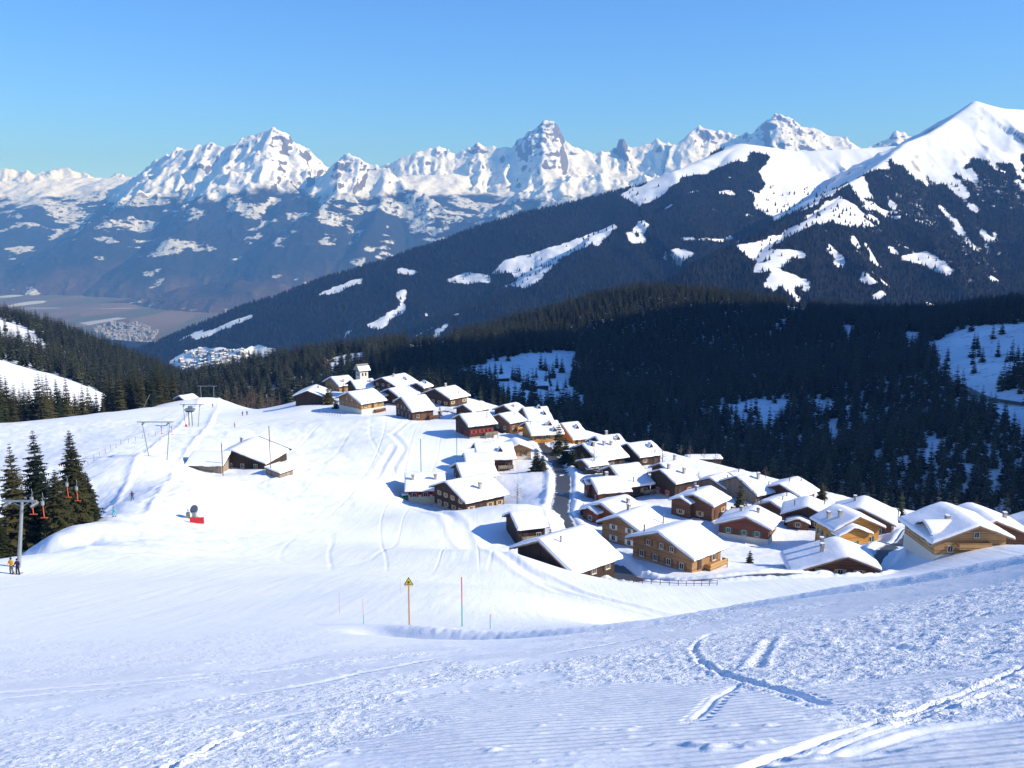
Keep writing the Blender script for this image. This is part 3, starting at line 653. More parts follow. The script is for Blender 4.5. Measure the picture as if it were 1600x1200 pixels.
apron = np.minimum(apron, 640 + 130 * fbm(fx_ * 0.001, fy_ * 0.001, 3, 143) - 0.10 * np.maximum(fy_ - 15500, 0))
hi = sstep(-500, 600, fz)
crag = 215 * (ridged(fx_ * 0.0019, fy_ * 0.0013, 5, 151) - 0.42) + 95 * (ridged(fx_ * 0.0052, fy_ * 0.0035, 4, 153) - 0.4) + 35 * fbm(fx_ * 0.009, fy_ * 0.009, 3, 152)
fz = np.maximum(fz + crag * (0.25 + 0.55 * hi), apron)
fz = np.where(fz < FLOOR - 5, FLOOR - 30, fz)
gyy = np.gradient(fz, axis=0) / np.gradient(fy_, axis=0); gxx = np.gradient(fz, axis=1) / np.gradient(fx_, axis=1); steep = np.hypot(gxx, gyy)
boost = np.zeros(fx_.shape)                    # summits with bare rock faces
for (bpx, bpy_, bd, br, ba) in [(848,205,16,420,.75),(967,216,16.2,160,1.0),(1095,206,16,260,.6),(1225,195,15.6,900,.45),(1300,212,15.6,600,.35),(430,212,14.3,420,.3),(340,225,14.6,500,.3),(548,252,13.2,260,.55),(747,222,16.3,240,.5),(690,240,16.3,500,.2),(270,250,15,500,.3),(1370,220,15.7,400,.5)]:
    q = at(bpx, bpy_, bd * 1000); boost = np.maximum(boost, ba * np.exp(-(((fx_ - q[0]) / br) ** 2 + ((fy_ - q[1]) / (br * 2.0)) ** 2)))
rock2 = -0.14 + np.clip((steep - 1.25) * 0.9, -0.6, 0.8) + boost + 0.22 * fbm(fx_ * 0.004, fz * 0.010, 4, 155) + 0.16 * np.sin(fz * 0.06 + 4 * fbm(fx_ * 0.002, fy_ * 0.002, 2, 156))
def far_mat():
    m, nt, b = new_mat('far_range'); N = NT(nt); P = N.pos(); b.inputs['Roughness'].default_value = 0.9; b.inputs['Specular IOR Level'].default_value = 0.05
    g = N.n('ShaderNodeNewGeometry'); sn = N.n('ShaderNodeSeparateXYZ'); N.l(g.outputs['Normal'], sn.inputs[0])
    sp = N.n('ShaderNodeSeparateXYZ'); N.l(g.outputs['Position'], sp.inputs[0]); z = sp.outputs[2]; nz = sn.outputs[2]
    n1 = N.noise(P, 0.0012, 5, 0.6); n2 = N.noise(P, 0.006, 5, 0.65); n3 = N.noise(N.pos((1, 1, 3.0)), 0.011, 4, 0.7)
    rockc = N.mix(n3, (0.075, 0.072, 0.080), (0.24, 0.215, 0.205))
    rk = N.ramp(N.math('ADD', N.attr('rock'), N.math('MULTIPLY', N.math('SUBTRACT', n3, 0.5), 1.1)), 0.24, 0.36)
    high = N.mix(rk, (0.88, 0.90, 0.92), rockc)
    wood = N.mix(n2, (0.012, 0.016, 0.014), (0.036, 0.031, 0.026))
    brown = N.mix(n2, (0.055, 0.038, 0.028), (0.115, 0.078, 0.052))
    low = N.mix(N.ramp(N.math('ADD', z, N.math('MULTIPLY', n1, 700)), -200, -480), wood, brown)
    pt = N.ramp(N.math('ADD', N.noise(N.pos((1, 1, 2.2)), 0.0020, 4, 0.56), N.math('MULTIPLY', N.ramp(z, -700, 260), 0.16)), 0.635, 0.67)
    fine = N.ramp(N.noise(P, 0.014, 3, 0.65), 0.36, 0.5)
    low = N.mix(N.math('MULTIPLY', N.math('MULTIPLY', pt, fine), 0.8), low, (0.74, 0.78, 0.83))
    k = N.ramp(N.math('ADD', z, N.math('MULTIPLY', N.math('SUBTRACT', n1, 0.5), 1000)), 230, 380)
    k = N.math('MULTIPLY', k, N.ramp(N.math('ADD', N.noise(P, 0.0020, 3.5, 0.55), N.math('MULTIPLY', N.ramp(z, 150, 700), 0.6)), 0.44, 0.53))
    N.l(N.mix(k, low, high), b.inputs['Base Color'])
    rm = N.n('ShaderNodeTexNoise', noise_type='RIDGED_MULTIFRACTAL'); N.l(N.pos((1, 0.8, 1.3)), rm.inputs['Vector']); rm.inputs['Scale'].default_value = 0.0032; rm.inputs['Detail'].default_value = 7; rm.inputs['Roughness'].default_value = 0.55
    hi_ = N.ramp(z, -100, 500)
    nb = N.bump(rm.outputs['Fac'], 110.0, None, N.math('MULTIPLY', hi_, 0.75)); N.l(N.bump(n3, 40.0, nb, 0.7), b.inputs['Normal'])
    return m
me = np_mesh('far_range', np.stack([fx_, fy_, fz], -1).reshape(-1, 3), grid_faces(*fx_.shape), [far_mat()])
fattr(me, 'rock', rock2); tag(link('far_mountain_range', me), kind='structure')

# --- valley floor with fields
def fields():
    m, nt, b = new_mat('valley_fields'); N = NT(nt); b.inputs['Roughness'].default_value = 0.9
    v = N.n('ShaderNodeTexVoronoi'); N.l(N.pos((1.0, 0.35, 1), (0, 0, R(14))), v.inputs['Vector']); v.inputs['Scale'].default_value = 0.0042; v.inputs['Randomness'].default_value = 0.8
    q = N.n('ShaderNodeSeparateColor'); N.l(v.outputs['Color'], q.inputs[0])
    c = N.mix(q.outputs[0], (0.125, 0.085, 0.058), (0.20, 0.15, 0.10)); c = N.mix(N.ramp(q.outputs[1], 0.55, 0.8), c, (0.10, 0.105, 0.06))
    c = N.mix(N.ramp(q.outputs[2], 0.93, 0.96), c, (0.5, 0.52, 0.52))
    w = N.ramp(N.noise(N.pos((0.4, 2.2, 1)), 0.0011, 4), 0.60, 0.66); c = N.mix(w, c, (0.46, 0.48, 0.50))
    N.l(c, b.inputs['Base Color']); return m
me = np_mesh('valley_floor', np.array([(-14000, 1800, FLOOR), (9000, 1800, FLOOR), (9000, 15000, FLOOR), (-14000, 15000, FLOOR)], float), np.array([[0, 1, 2, 3]]), [fields()], False)
tag(link('valley_floor', me), kind='structure')
# the rest of the land under everything, out to the horizon on every side
me = np_mesh('land', np.array([(-30000, -12000, FLOOR - 60), (30000, -12000, FLOOR - 60), (30000, 24000, FLOOR - 60), (-30000, 24000, FLOOR - 60)], float), np.array([[0, 1, 2, 3]]), [plain_snow('land_snow')], False)
tag(link('land_base', me), kind='structure')

# --- air
hz_m = bpy.data.materials.new('haze'); hz_m.use_nodes = True; ht = hz_m.node_tree; ht.nodes.clear()
pv = ht.nodes.new('ShaderNodeVolumePrincipled'); ho = ht.nodes.new('ShaderNodeOutputMaterial'); ht.links.new(pv.outputs[0], ho.inputs['Volume'])
pv.inputs['Color'].default_value = (0.14, 0.40, 1.0, 1); pv.inputs['Density'].default_value = 7.2e-5; pv.inputs['Absorption Color'].default_value = (0.72, 0.72, 0.72, 1); pv.inputs['Anisotropy'].default_value = 0.0
try: hz_m.cycles.homogeneous_volume = True
except Exception: pass
b = MB(); b.box((0, 6500, 400), (32000, 20000, 1362)); hb = b.build('haze', hz_m); tag(hb, kind='stuff')

# ------------------------------------------------------------------ conifers
def spruce_arrays(h, r, whorls, per, seed, blades=1, trunk=True, bare=0.06):
    """verts, tris, material ids: tapered trunk, whorls of drooping boughs made of small needle blades"""
    rg = random.Random(seed); V = []; Fc = []; Mi = []
    def tri(a, b, c, m=0):
        k = len(V); V.extend((a, b, c)); Fc.append((k, k + 1, k + 2)); Mi.append(m)
    if trunk:
        n = 6; base = len(V); tr = h * 0.016 + 0.05
        for k in range(n):
            a = 2 * math.pi * k / n; V.append((tr * math.cos(a), tr * math.sin(a), -0.8))
        V.append((0, 0, h * 0.96))
        for k in range(n): Fc.append((base + k, base + (k + 1) % n, base + n)); Mi.append(1)
    for w in range(whorls):
        f = (w + 0.5 * rg.random()) / whorls; z = h * (bare + (1 - bare) * f)
        prof = (1 - f) ** 0.82 * (0.86 + 0.14 * math.sin(w * 2.4)); L0 = r * prof + 0.12
        nb = max(3, int(per * (0.55 + 0.45 * (1 - f)) + 0.5)); off = rg.random() * 6.28
        for q in range(nb):
            a = off + 2 * math.pi * q / nb + rg.uniform(-0.3, 0.3); L = L0 * rg.uniform(0.68, 1.22)
            ca, sa = math.cos(a), math.sin(a); up = 0.25 * f - 0.34 * (1 - f) + rg.uniform(-0.12, 0.12)
            def pt(t, lat=0.0, dz=0.0):
                rr = L * t; return (ca * rr - sa * lat, sa * rr + ca * lat, z + rr * up - 0.22 * L * t * t + 0.10 * L * t ** 3 + dz)
            wd = L * (0.40 if blades == 1 else 0.24)
            if blades == 1:
                tri(pt(0.02), pt(0.62, wd, -0.10 * L), pt(1.0)); tri(pt(0.02), pt(1.0), pt(0.62, -wd, -0.10 * L))
                tri(pt(0.15, 0, .03), pt(0.55, wd * .2, -0.30 * L), pt(0.85))
            else:
                nbz = blades
                for i in range(nbz):
                    t0 = 0.10 + 0.84 * i / nbz; l2 = wd * (1.1 - 0.75 * t0) * rg.uniform(0.7, 1.3); t1 = t0 + 0.30 * rg.uniform(0.7, 1.3)
                    for s in (-1, 1):
                        tri(pt(t0), pt(min(1.08, t1), s * l2, -0.07 * L * rg.random()), pt(min(1, t0 + 0.17)))
                    tri(pt(t0), pt(t0 + 0.06, rg.uniform(-.04, .04) * L, -(0.10 + 0.16 * rg.random()) * L), pt(min(1, t0 + 0.15)))
                tri(pt(0.8, 0.05 * L), pt(1.06), pt(0.8, -0.05 * L))
    return np.array(V, float), np.array(Fc), np.array(Mi)
def spruce_mesh(name, *a, mats=None, **k):
    v, f, m = spruce_arrays(*a, **k)
    return np_mesh(name, v, f, mats or [M['needle'], M['bark']], smooth=False, fm=m)

def gn_forest(name, pts, scl, rot, proto):
    me = bpy.data.meshes.new(name); me.vertices.add(len(pts)); me.vertices.foreach_set('co', np.ascontiguousarray(pts, np.float32).ravel())
    fattr(me, 'scl', scl); fattr(me, 'rotz', rot)
    o = link(name, me); ng = bpy.data.node_groups.new(name, 'GeometryNodeTree')
    ng.interface.new_socket('Geometry', in_out='INPUT', socket_type='NodeSocketGeometry'); ng.interface.new_socket('Geometry', in_out='OUTPUT', socket_type='NodeSocketGeometry')
    gi = ng.nodes.new('NodeGroupInput'); go = ng.nodes.new('NodeGroupOutput'); m2p = ng.nodes.new('GeometryNodeMeshToPoints')
    ip = ng.nodes.new('GeometryNodeInstanceOnPoints'); oi = ng.nodes.new('GeometryNodeObjectInfo'); oi.inputs['Object'].default_value = proto; oi.inputs['As Instance'].default_value = True
    def na(n):
        q = ng.nodes.new('GeometryNodeInputNamedAttribute'); q.data_type = 'FLOAT'; q.inputs['Name'].default_value = n; return q.outputs['Attribute']
    cx = ng.nodes.new('ShaderNodeCombineXYZ'); ng.links.new(na('rotz'), cx.inputs[2])
    ng.links.new(gi.outputs[0], m2p.inputs[0]); ng.links.new(m2p.outputs[0], ip.inputs['Points']); ng.links.new(oi.outputs['Geometry'], ip.inputs['Instance'])
    ng.links.new(cx.outputs[0], ip.inputs['Rotation']); ng.links.new(na('scl'), ip.inputs['Scale']); ng.links.new(ip.outputs[0], go.inputs[0])
    md = o.modifiers.new('scatter', 'NODES'); md.node_group = ng; return o

# candidate places on the wooded hill
CLEAR_HILL = [[(700,585),(760,565),(830,553),(905,548),(900,575),(890,600),(912,618),(905,632),(850,638),(800,625),(740,600)],
 [(628,528),(660,524),(726,512),(720,530),(690,545),(640,548)], [(505,566),(530,556),(575,550),(570,566),(520,582)], [(1222,476),(1262,474),(1262,486),(1228,490)],
 [(1452,540),(1500,512),(1560,505),(1620,500),(1620,560),(1560,600),(1620,640),(1620,690),(1560,660),(1500,610),(1470,590)], [(1140,634),(1190,622),(1235,624),(1230,655),(1205,665),(1175,680),(1150,655)],
 [(1275,640),(1302,620),(1305,690),(1340,700),(1350,680),(1365,672),(1330,700),(1300,700)], [(1092,640),(1140,630),(1140,650),(1100,655)], [(1440,690),(1468,690),(1460,730),(1440,735)],
 [(1314,508),(1340,508),(1336,522),(1316,520)], [(1410,520),(1440,520),(1440,545),(1420,545)], [(1210,500),(1228,500),(1226,520),(1214,522)]]
def scatter(x0, x1, y0, y1, step, hfun):
    xs, ys = np.meshgrid(np.arange(x0, x1, step), np.arange(y0, y1, step)); xs = xs.ravel() + RNG.uniform(-.5, .5, xs.size) * step * 1.1; ys = ys.ravel() + RNG.uniform(-.5, .5, ys.size) * step * 1.1
    return xs, ys, hfun(xs, ys)
sx, sy, sz = scatter(-420, 700, 400, 1480, 5.5, hill_h)
qx, qy = proj(sx, sy, sz); keep = (qx > 270) & (qx < 1720)
jx = qx + 6 * fbm(sx * .03, sy * .03, 2, 161); jy = qy + 4 * fbm(sx * .03, sy * .03, 2, 162)
for pl in CLEAR_HILL: keep &= ~(in_poly(jx, jy, pl) & (RNG.uniform(0, 1, len(sx)) > 0.03))
keep &= sz > near_tps(sx, np.minimum(sy, 700)) + 0.5 * (sy < 562) * 0 - 1000 * (sy > 562)
gorge_y = 430 + 0.0 * sx; keep &= sy > np.interp(qx, [300, 600, 900, 1150, 1300, 1450, 1600], [600, 545, 480, 452, 420, 395, 380])
keep &= RNG.uniform(0, 1, len(sx)) > 0.06
sx, sy, sz = sx[keep], sy[keep], sz[keep]; shh = RNG.uniform(9.5, 19, len(sx)) * (0.9 + 0.2 * vnoise(sx * .02, sy * .02, 3))
lx_, ly_, lz_ = scatter(-640, -110, 560, 1150, 6.2, left_h); qx, qy = proj(lx_, ly_, lz_); keep = (qx > -80) & (qx < 330)
for pl in [[(-90,480),(0,500),(40,512),(82,545),(70,552),(0,535),(-90,520)], [(-90,545),(0,562),(60,580),(108,602),(100,640),(-90,640)], [(90,548),(108,552),(104,558),(88,554)]]: keep &= ~(in_poly(qx, qy, pl) & (RNG.uniform(0, 1, len(qx)) > 0.01))
lx_, ly_, lz_ = lx_[keep], ly_[keep], lz_[keep]; lhh = RNG.uniform(9, 18, len(lx_))

SPR = [spruce_mesh('spruce', 20.0, 4.0 + 0.4 * k, 16, 9, 40 + k, mats=[M['needle_dust'], M['bark_dark']]) for k in range(4)]
def dense_spruce(h, r, w1, p1, w2, p2, seed, bl):
    a = spruce_arrays(h, r * 0.86, w1, p1, seed, bare=0.02); b_ = spruce_arrays(h, r, w2, p2, seed + 500, blades=bl, trunk=False, bare=0.03)
    return np.concatenate([a[0], b_[0]]), np.concatenate([a[1], b_[1] + len(a[0])]), np.concatenate([a[2], b_[2]])
SPM = []
for k in range(3):
    v, f, m = dense_spruce(24.0, 5.0, 26, 10, 20, 8, 60 + k, 3); SPM.append(np_mesh('tall_spruce', v, f, [M['needle'], M['bark_dark']], smooth=False, fm=m))
GRP = {}
def add_tree(me, x, y, z, h, base_h, label, group, name='spruce_tree', rz=None):
    o = link(name, me); o.location = (x, y, z); s = h / base_h; o.scale = (s, s, s); o.rotation_euler = (0, 0, random.uniform(0, 6.28) if rz is None else rz)
    return tag(o, label, 'spruce', group)

# belt of tall spruces just behind the left snow crest
belt = []
for (px0, px1, base0, base1, d0, d1, n) in [(-25, 62, 672, 656, 345, 392, 36), (62, 152, 656, 645, 375, 425, 36), (160, 222, 645, 637, 405, 455, 30), (222, 276, 638, 632, 425, 470, 20)]:
    for k in range(n):
        f = (k + 0.5) / n + random.uniform(-.03, .03); px = px0 + (px1 - px0) * f; d = d0 + (d1 - d0) * f + random.uniform(0, 45)
        x, y, _ = at(px, base0 + (base1 - base0) * f, d); z = ground(x, y)
        hgt = random.uniform(15, 24) * (1.12 if px > 175 and px < 262 else 1.0) * (0.8 if 140 < px < 165 else 1)
        add_tree(SPM[k % 3], x, y, z - 0.4, hgt, 24.0, 'tall dark spruce in the belt behind the left snow crest', 'spruces behind the left snow crest'); belt.append((x, y))
# behind the middle crest and under the church: bare larches and spruces are placed below
mid_sp = []
for k in range(30):
    px = 335 + 150 * (k + random.random()) / 30; d = random.uniform(470, 545); x, y, _ = at(px, 620, d); z = ground(x, y)
    hgt = random.uniform(12, 19); add_tree(SPR[k % 4], x, y, z - 0.4, hgt, 20.0, 'spruce in the hollow below the far lift portal', 'spruces below the far lift portal')

# the wooded hill: the largest-looking trees stand alone, the rest is one mass
app = shh / sy; qx, qy = proj(sx, sy, sz + shh * 0.9); vis = (qx > 5) & (qx < 1595)
hide = np.interp(qx, [300, 560, 640, 720, 800, 900, 1000, 1100, 1200, 1300, 1400, 1500, 1600], [570, 575, 575, 596, 615, 640, 672, 690, 715, 745, 765, 770, 770])
vis &= qy < hide - 3
order = np.argsort(-np.where(vis, app, 0)); solo = order[:105]; mass = np.setdiff1d(np.arange(len(sx)), solo)
for n, i in enumerate(solo):
    lab = 'dusted spruce at the foot of the shaded wooded hill beyond the chalets'
    add_tree(SPR[n % 4], sx[i], sy[i], sz[i] - 0.5, shh[i], 20.0, lab, 'spruces at the foot of the wooded hill')
for k in range(4):
    proto = bpy.data.objects.new('spruce_prototype', SPR[k]); sel = mass[k::4]
    o = gn_forest('hill_forest', np.stack([sx[sel], sy[sel], sz[sel] - 0.5], 1), shh[sel] / 20.0, RNG.uniform(0, 6.28, len(sel)), proto)
    tag(o, 'dense dark spruce forest covering the wooded hill', 'forest', 'forest on the wooded hill', kind='stuff')
for k in range(2):
    proto = bpy.data.objects.new('spruce_prototype', SPR[k]); sel = np.arange(len(lx_))[k::2]
    o = gn_forest('left_forest', np.stack([lx_[sel], ly_[sel], lz_[sel] - 0.5], 1), lhh[sel] / 20.0, RNG.uniform(0, 6.28, len(sel)), proto)
    tag(o, 'spruce forest on the hillside left of the valley view', 'forest', 'forest on the left hillside', kind='stuff')

# three big spruces beside the drag lift
def hero_spruce(px, py, d, h, r, seed, label):
    x, y, z = at(px, py, d); z = ground(x, y); e = empty('spruce_tree', (x, y, z))
    v, f, m = dense_spruce(h, r, 34, 13, 40, 13, seed, 6)
    t = MB(); t.tube((0, 0, -1.2), (0, 0, h * 0.97), h * 0.014 + 0.1, 0.03, 8); t.build('trunk', M['bark'], e)
    keep = m == 0
    link('crown', np_mesh('crown', v, f[keep], [M['needle']], smooth=False), e)
    tag(e, label, 'spruce', 'big spruces beside the drag lift')
hero_spruce(30, 868, 150, 24.0, 5.2, 1, 'leftmost of the three big spruces behind the near lift pylon')
hero_spruce(67, 862, 154, 25.5, 5.6, 2, 'tallest of the three big spruces behind the near lift pylon')
hero_spruce(121, 842, 158, 19.5, 5.0, 3, 'shorter spruce right of the two tallest, beside the lift track')
hero_spruce(2, 872, 146, 12.0, 3.6, 4, 'low spruce at the left edge under the tall ones')
hero_spruce(95, 862, 150, 12.5, 3.8, 5, 'low dense spruce between the tall spruces and the lift track')
hero_spruce(140, 830, 160, 9.5, 3.0, 6, 'smallest spruce at the right end of the clump by the lift track')

def bare_tree(x, y, h, seed, name, label, cat='tree', group=None, spread=0.42, z=None, mat='twig', thick=0.012):
    rg = random.Random(seed); t = MB(); tw = MB(); z = ground(x, y) if z is None else z
    e = empty(name, (x, y, z)); t.tube((0, 0, -0.4), (0, 0, h * 0.5), h * thick * 1.6, h * thick, 6); t.tube((0, 0, h * 0.5), (0, 0, h), h * thick, 0.02, 5)
    n = int(14 + h * 2.2)
    for k in range(n):
        f = 0.22 + 0.75 * k / n; a = rg.uniform(0, 6.28); L = h * spread * (1.05 - f) * rg.uniform(0.7, 1.2); up = rg.uniform(0.15, 0.7)
        p0 = Vector((0, 0, h * f)); p1 = p0 + Vector((math.cos(a), math.sin(a), up)).normalized() * L
        tw.tube(p0, p1, h * 0.0045 + 0.008, 0.012, 4)
        for j in range(4):
            q = p0.lerp(p1, rg.uniform(0.3, 0.95)); b_ = a + rg.choice((-1, 1)) * rg.uniform(0.5, 1.1)
            tw.tube(q, q + Vector((math.cos(b_), math.sin(b_), rg.uniform(0.1, 0.9))).normalized() * L * rg.uniform(0.25, 0.5), 0.022, 0.010, 3)
    t.build('trunk', M['bark'], e); tw.build('branches', M[mat], e); return tag(e, label, cat, group)
def small_spruce(px, py, d, h, r, seed, label, squat=False, name='spruce_tree'):
    x, y, _ = at(px, py, d); e = empty(name, (x, y, ground(x, y))); v, f, m = dense_spruce(h, r, 15 if h > 4 else 9, 10, 15 if h > 4 else 9, 9, seed, 3)
    t = MB(); t.tube((0, 0, -0.5), (0, 0, h * 0.9), 0.05 + h * 0.013, 0.02, 6); t.build('trunk', M['bark'], e)
    link('crown', np_mesh('crown', v, f[m == 0], [M['needle']], smooth=False), e); return tag(e, label, 'tree', 'trees among the chalets')
small_spruce(838, 738, 272, 7.2, 3.0, 11, 'bushy dark conifer on the snow left of the road bend')
small_spruce(848, 739, 271, 5.4, 2.4, 12, 'lower conifer leaning against the bushy one left of the road bend')
small_spruce(873, 712, 303, 11.5, 3.6, 13, 'tallest dark conifer right of the road bend')
small_spruce(884, 722, 290, 8.5, 3.6, 14, 'middle conifer of the row right of the road')
small_spruce(896, 730, 282, 6.5, 3.4, 15, 'broad olive conifer beside the dark gable right of the road')
small_spruce(909, 738, 274, 5.0, 3.2, 16, 'low spreading conifer at the right end of the roadside row')
small_spruce(514, 622, 398, 10.5, 4.2, 17, 'olive green conifer right of the leftmost dark barn')
small_spruce(537, 616, 404, 8.8, 2.0, 18, 'slim dark spruce in front of the church')
small_spruce(525, 632, 386, 3.6, 2.6, 19, 'round evergreen bush beside the pale half-stone chalet')
small_spruce(1157, 786, 240, 9.6, 2.6, 20, 'dark spruce standing before the speckled roofs')
small_spruce(687, 636, 356, 3.8, 1.5, 21, 'little spruce in the garden between two brown chalets')
small_spruce(911, 797, 216, 3.0, 1.3, 22, 'little spruce on the snowbank right of the road')
small_spruce(860, 828, 188, 4.2, 1.3, 23, 'slim little spruce behind the small log hut')
small_spruce(1042, 812, 196, 2.2, 0.8, 24, 'tiny spruce on the snow between two ochre chalets')
small_spruce(1172, 862, 176, 2.6, 1.2, 25, 'tiny snowy spruce below the red-brown chalet')
small_spruce(1284, 776, 262, 5.0, 2.4, 26, 'dark shrub-like spruce behind the rear roofs at right')
small_spruce(1407, 797, 240, 4.5, 3.0, 27, 'brownish evergreen bush between the right-hand chalets')
for k, (px, py, d, h, lab) in enumerate([(1035, 728, 285, 8.5, 'bare larch among the roofs left of the dark shingled gable'), (928, 738, 268, 8.0, 'bare tree in front of the dark double-gabled roofs'), (1176, 790, 236, 7.5, 'taller bare larch beside the dark spruce'), (1188, 790, 238, 6.5, 'shorter bare larch beside the dark spruce'),
        (808, 792, 214, 5.2, 'bare bush above the small log hut'), (690, 733, 262, 3.6, 'bare bush beside the pale gabled annexe'), (733, 642, 340, 4.5, 'small bare tree behind the red shuttered chalet'), (1078, 716, 330, 5.0, 'bare shrub by the long low shed'), (1100, 716, 332, 4.6, 'bare shrub right of the long low shed'), (1064, 712, 338, 4.4, 'bare shrub left of the long low shed'),
        (1118, 722, 326, 4.2, 'bare shrub before the long low shed, right of its end'), (1196, 742, 300, 4.6, 'bare shrub on the shaded bank behind the patchy roofs'), (1238, 752, 285, 4.8, 'bare shrub on the shaded bank left of the rear flue roof'), (1290, 764, 272, 4.2, 'bare shrub on the shaded bank right of the rear flue roof'),
        (1022, 716, 300, 6.0, 'bare larch squeezed between the rear roofs'), (948, 728, 272, 4.6, 'bare bush left of the tall white roof'), (1092, 735, 270, 4.6, 'bare bush right of the dark shingled chalet'), (1142, 800, 222, 3.4, 'bare bush beside the stepped brown chalet terrace'), (652, 648, 345, 3.2, 'bare bush behind the brown chalet with orange corner'), (770, 676, 312, 3.0, 'bare bush at the road side below the balcony chalet')]):
    x, y, _ = at(px, py, d); bare_tree(x, y, h, 100 + k, 'bare_tree', lab, group='leafless trees in the village', spread=0.5 if h < 6 else 0.3)
for k, (px, py, d, h) in enumerate([(905, 568, 740, 20), (916, 570, 744, 23), (926, 566, 760, 18), (1000, 640, 560, 16), (508, 575, 700, 17)]):
    x, y, _ = at(px, py, d); bare_tree(x, y, h, 140 + k, 'larch_tree', ['leftmost pale brown larch above the shaded clearing', 'tallest pale brown larch above the shaded clearing', 'right-hand pale brown larch above the shaded clearing', 'lone brown larch in the forest edge behind the roofs', 'brown larch left of the snow patch beyond the church'][k], z=float(hill_h(np.array([x]), np.array([y]))[0]), group='larches on the wooded hill', thick=0.014)
for k in range(26):
    px = 345 + 95 * (k + random.random()) / 26; d = random.uniform(462, 500); x, y, _ = at(px, 625, d)
    bare_tree(x, y, random.uniform(9, 14), 170 + k, 'bare_tree', 'brown leafless tree just behind the middle snow crest', group='leafless trees behind the middle crest', spread=0.34, thick=0.013)
# lone spruces in the clearing beyond the roofs
for k, (px, py, d, h) in enumerate([(805, 598, 690, 13), (812, 600, 688, 11), (845, 570, 780, 15), (852, 574, 776, 13), (858, 588, 740, 12), (838, 592, 730, 10), (870, 560, 800, 14), (878, 572, 780, 15), (800, 590, 700, 9), (765, 590, 700, 10), (774, 588, 704, 12), (783, 584, 712, 11), (826, 622, 640, 14), (832, 626, 636, 16), (818, 630, 632, 13), (760, 610, 650, 9), (1165, 650, 620, 12), (1180, 654, 612, 15), (1210, 640, 640, 11), (1292, 660, 590, 15), (1322, 690, 540, 12)]):
    x, y, _ = at(px, py, d); z = float(hill_h(np.array([x]), np.array([y]))[0])
    add_tree(SPR[k % 4], x, y, z - 0.3, h, 20.0, 'small spruce standing free in a snowy clearing of the wooded hill', 'lone spruces in the clearings')

# ------------------------------------------------------------------ chalets
for nm, c, hz_ in [('dark', (0.045, 0.028, 0.020), False), ('darkh', (0.058, 0.036, 0.026), True), ('brown', (0.13, 0.062, 0.036), True), ('red', (0.165, 0.055, 0.034), True),
                   ('tan', (0.32, 0.175, 0.08), True), ('ochre', (0.42, 0.245, 0.10), True), ('orange', (0.56, 0.27, 0.06), True), ('grey', (0.26, 0.215, 0.165), False)]:
    M['w_' + nm] = timber('timber_' + nm, c, hz_)
M['plaster'] = simple('plaster', (0.68, 0.63, 0.52), 0.85, 0.08, 1.5); M['stone'] = simple('stone_base', (0.36, 0.33, 0.30), 0.9, 0.3, 2.5, bump=0.05)
M['cream'] = simple('cream_plaster', (0.74, 0.64, 0.42), 0.85, 0.08, 1.5)
M['slab'] = simple('roof_boards', (0.060, 0.045, 0.038), 0.8, 0.3, 3); M['barge'] = simple('barge_board', (0.26, 0.175, 0.11), 0.75, 0.2, 3); M['barge_dark'] = simple('barge_board_dark', (0.09, 0.06, 0.05), 0.75, 0.2, 3)
M['glass'] = simple('window_glass', (0.03, 0.036, 0.045), 0.12, 0.3, 1.0); M['frame'] = simple('window_frame', (0.62, 0.58, 0.5), 0.6, 0.1, 3)
M['chim'] = simple('chimney_render', (0.42, 0.38, 0.34), 0.85, 0.2, 3); M['tin'] = simple('flue_tin', (0.20, 0.19, 0.19), 0.5, 0.2, 3, 0.6); M['shingle'] = simple('grey_shingle', (0.25, 0.235, 0.22), 0.85, 0.25, 6)
for nm, c in [('wood', (0.20, 0.10, 0.05)), ('redp', (0.42, 0.035, 0.03)), ('green', (0.03, 0.15, 0.10)), ('white', (0.72, 0.68, 0.6)), ('ochre', (0.52, 0.30, 0.10)), ('darkw', (0.07, 0.045, 0.035))]:
    M['s_' + nm] = simple('shutter_' + nm, c, 0.6, 0.15, 4)

def cache(fn):
    d = {}
    def g(*a):
        if a not in d: d[a] = fn(*a)
        return d[a]
    return g
@cache
def win_frame_mesh(w, h, mat):
    b = MB()
    for sx in (-1, 1): b.box((sx * (w / 2 - 0.045), -0.03, 0), (0.045, 0.05, h / 2))
    for sz in (-1, 1): b.box((0, -0.03, sz * (h / 2 - 0.045)), (w / 2 - 0.09, 0.05, 0.045))
    b.box((0, -0.03, 0), (0.03, 0.04, h / 2 - 0.09)); b.box((0, -0.07, -h / 2 - 0.05), (w / 2 + 0.06, 0.1, 0.04))
    return b.mesh('window', M[mat])
@cache
def pane_mesh(w, h): return MB().box((0, 0.0, 0), (w / 2 - 0.09, 0.012, h / 2 - 0.09)).mesh('pane', M['glass'])
@cache
def shutter_mesh(w, h, mat):
    b = MB(); b.box((0, 0, 0), (w / 2, 0.028, h / 2)); b.box((0, -0.035, h * 0.3), (w / 2 - 0.03, 0.012, 0.05)); b.box((0, -0.035, -h * 0.3), (w / 2 - 0.03, 0.012, 0.05)); return b.mesh('shutter', M[mat])
def window(root, x, y, z, rz, w=1.0, h=1.15, sh=None, fr='frame'):
    o = link('window', win_frame_mesh(w, h, fr), root, (x, y, z)); o.rotation_euler = (0, 0, rz)
    link('pane', pane_mesh(w, h), o)
    if sh:
        for s in (-1, 1): link('shutter', shutter_mesh(w * 0.52, h, sh), o, (s * w * 0.78, -0.055, 0))
    return o
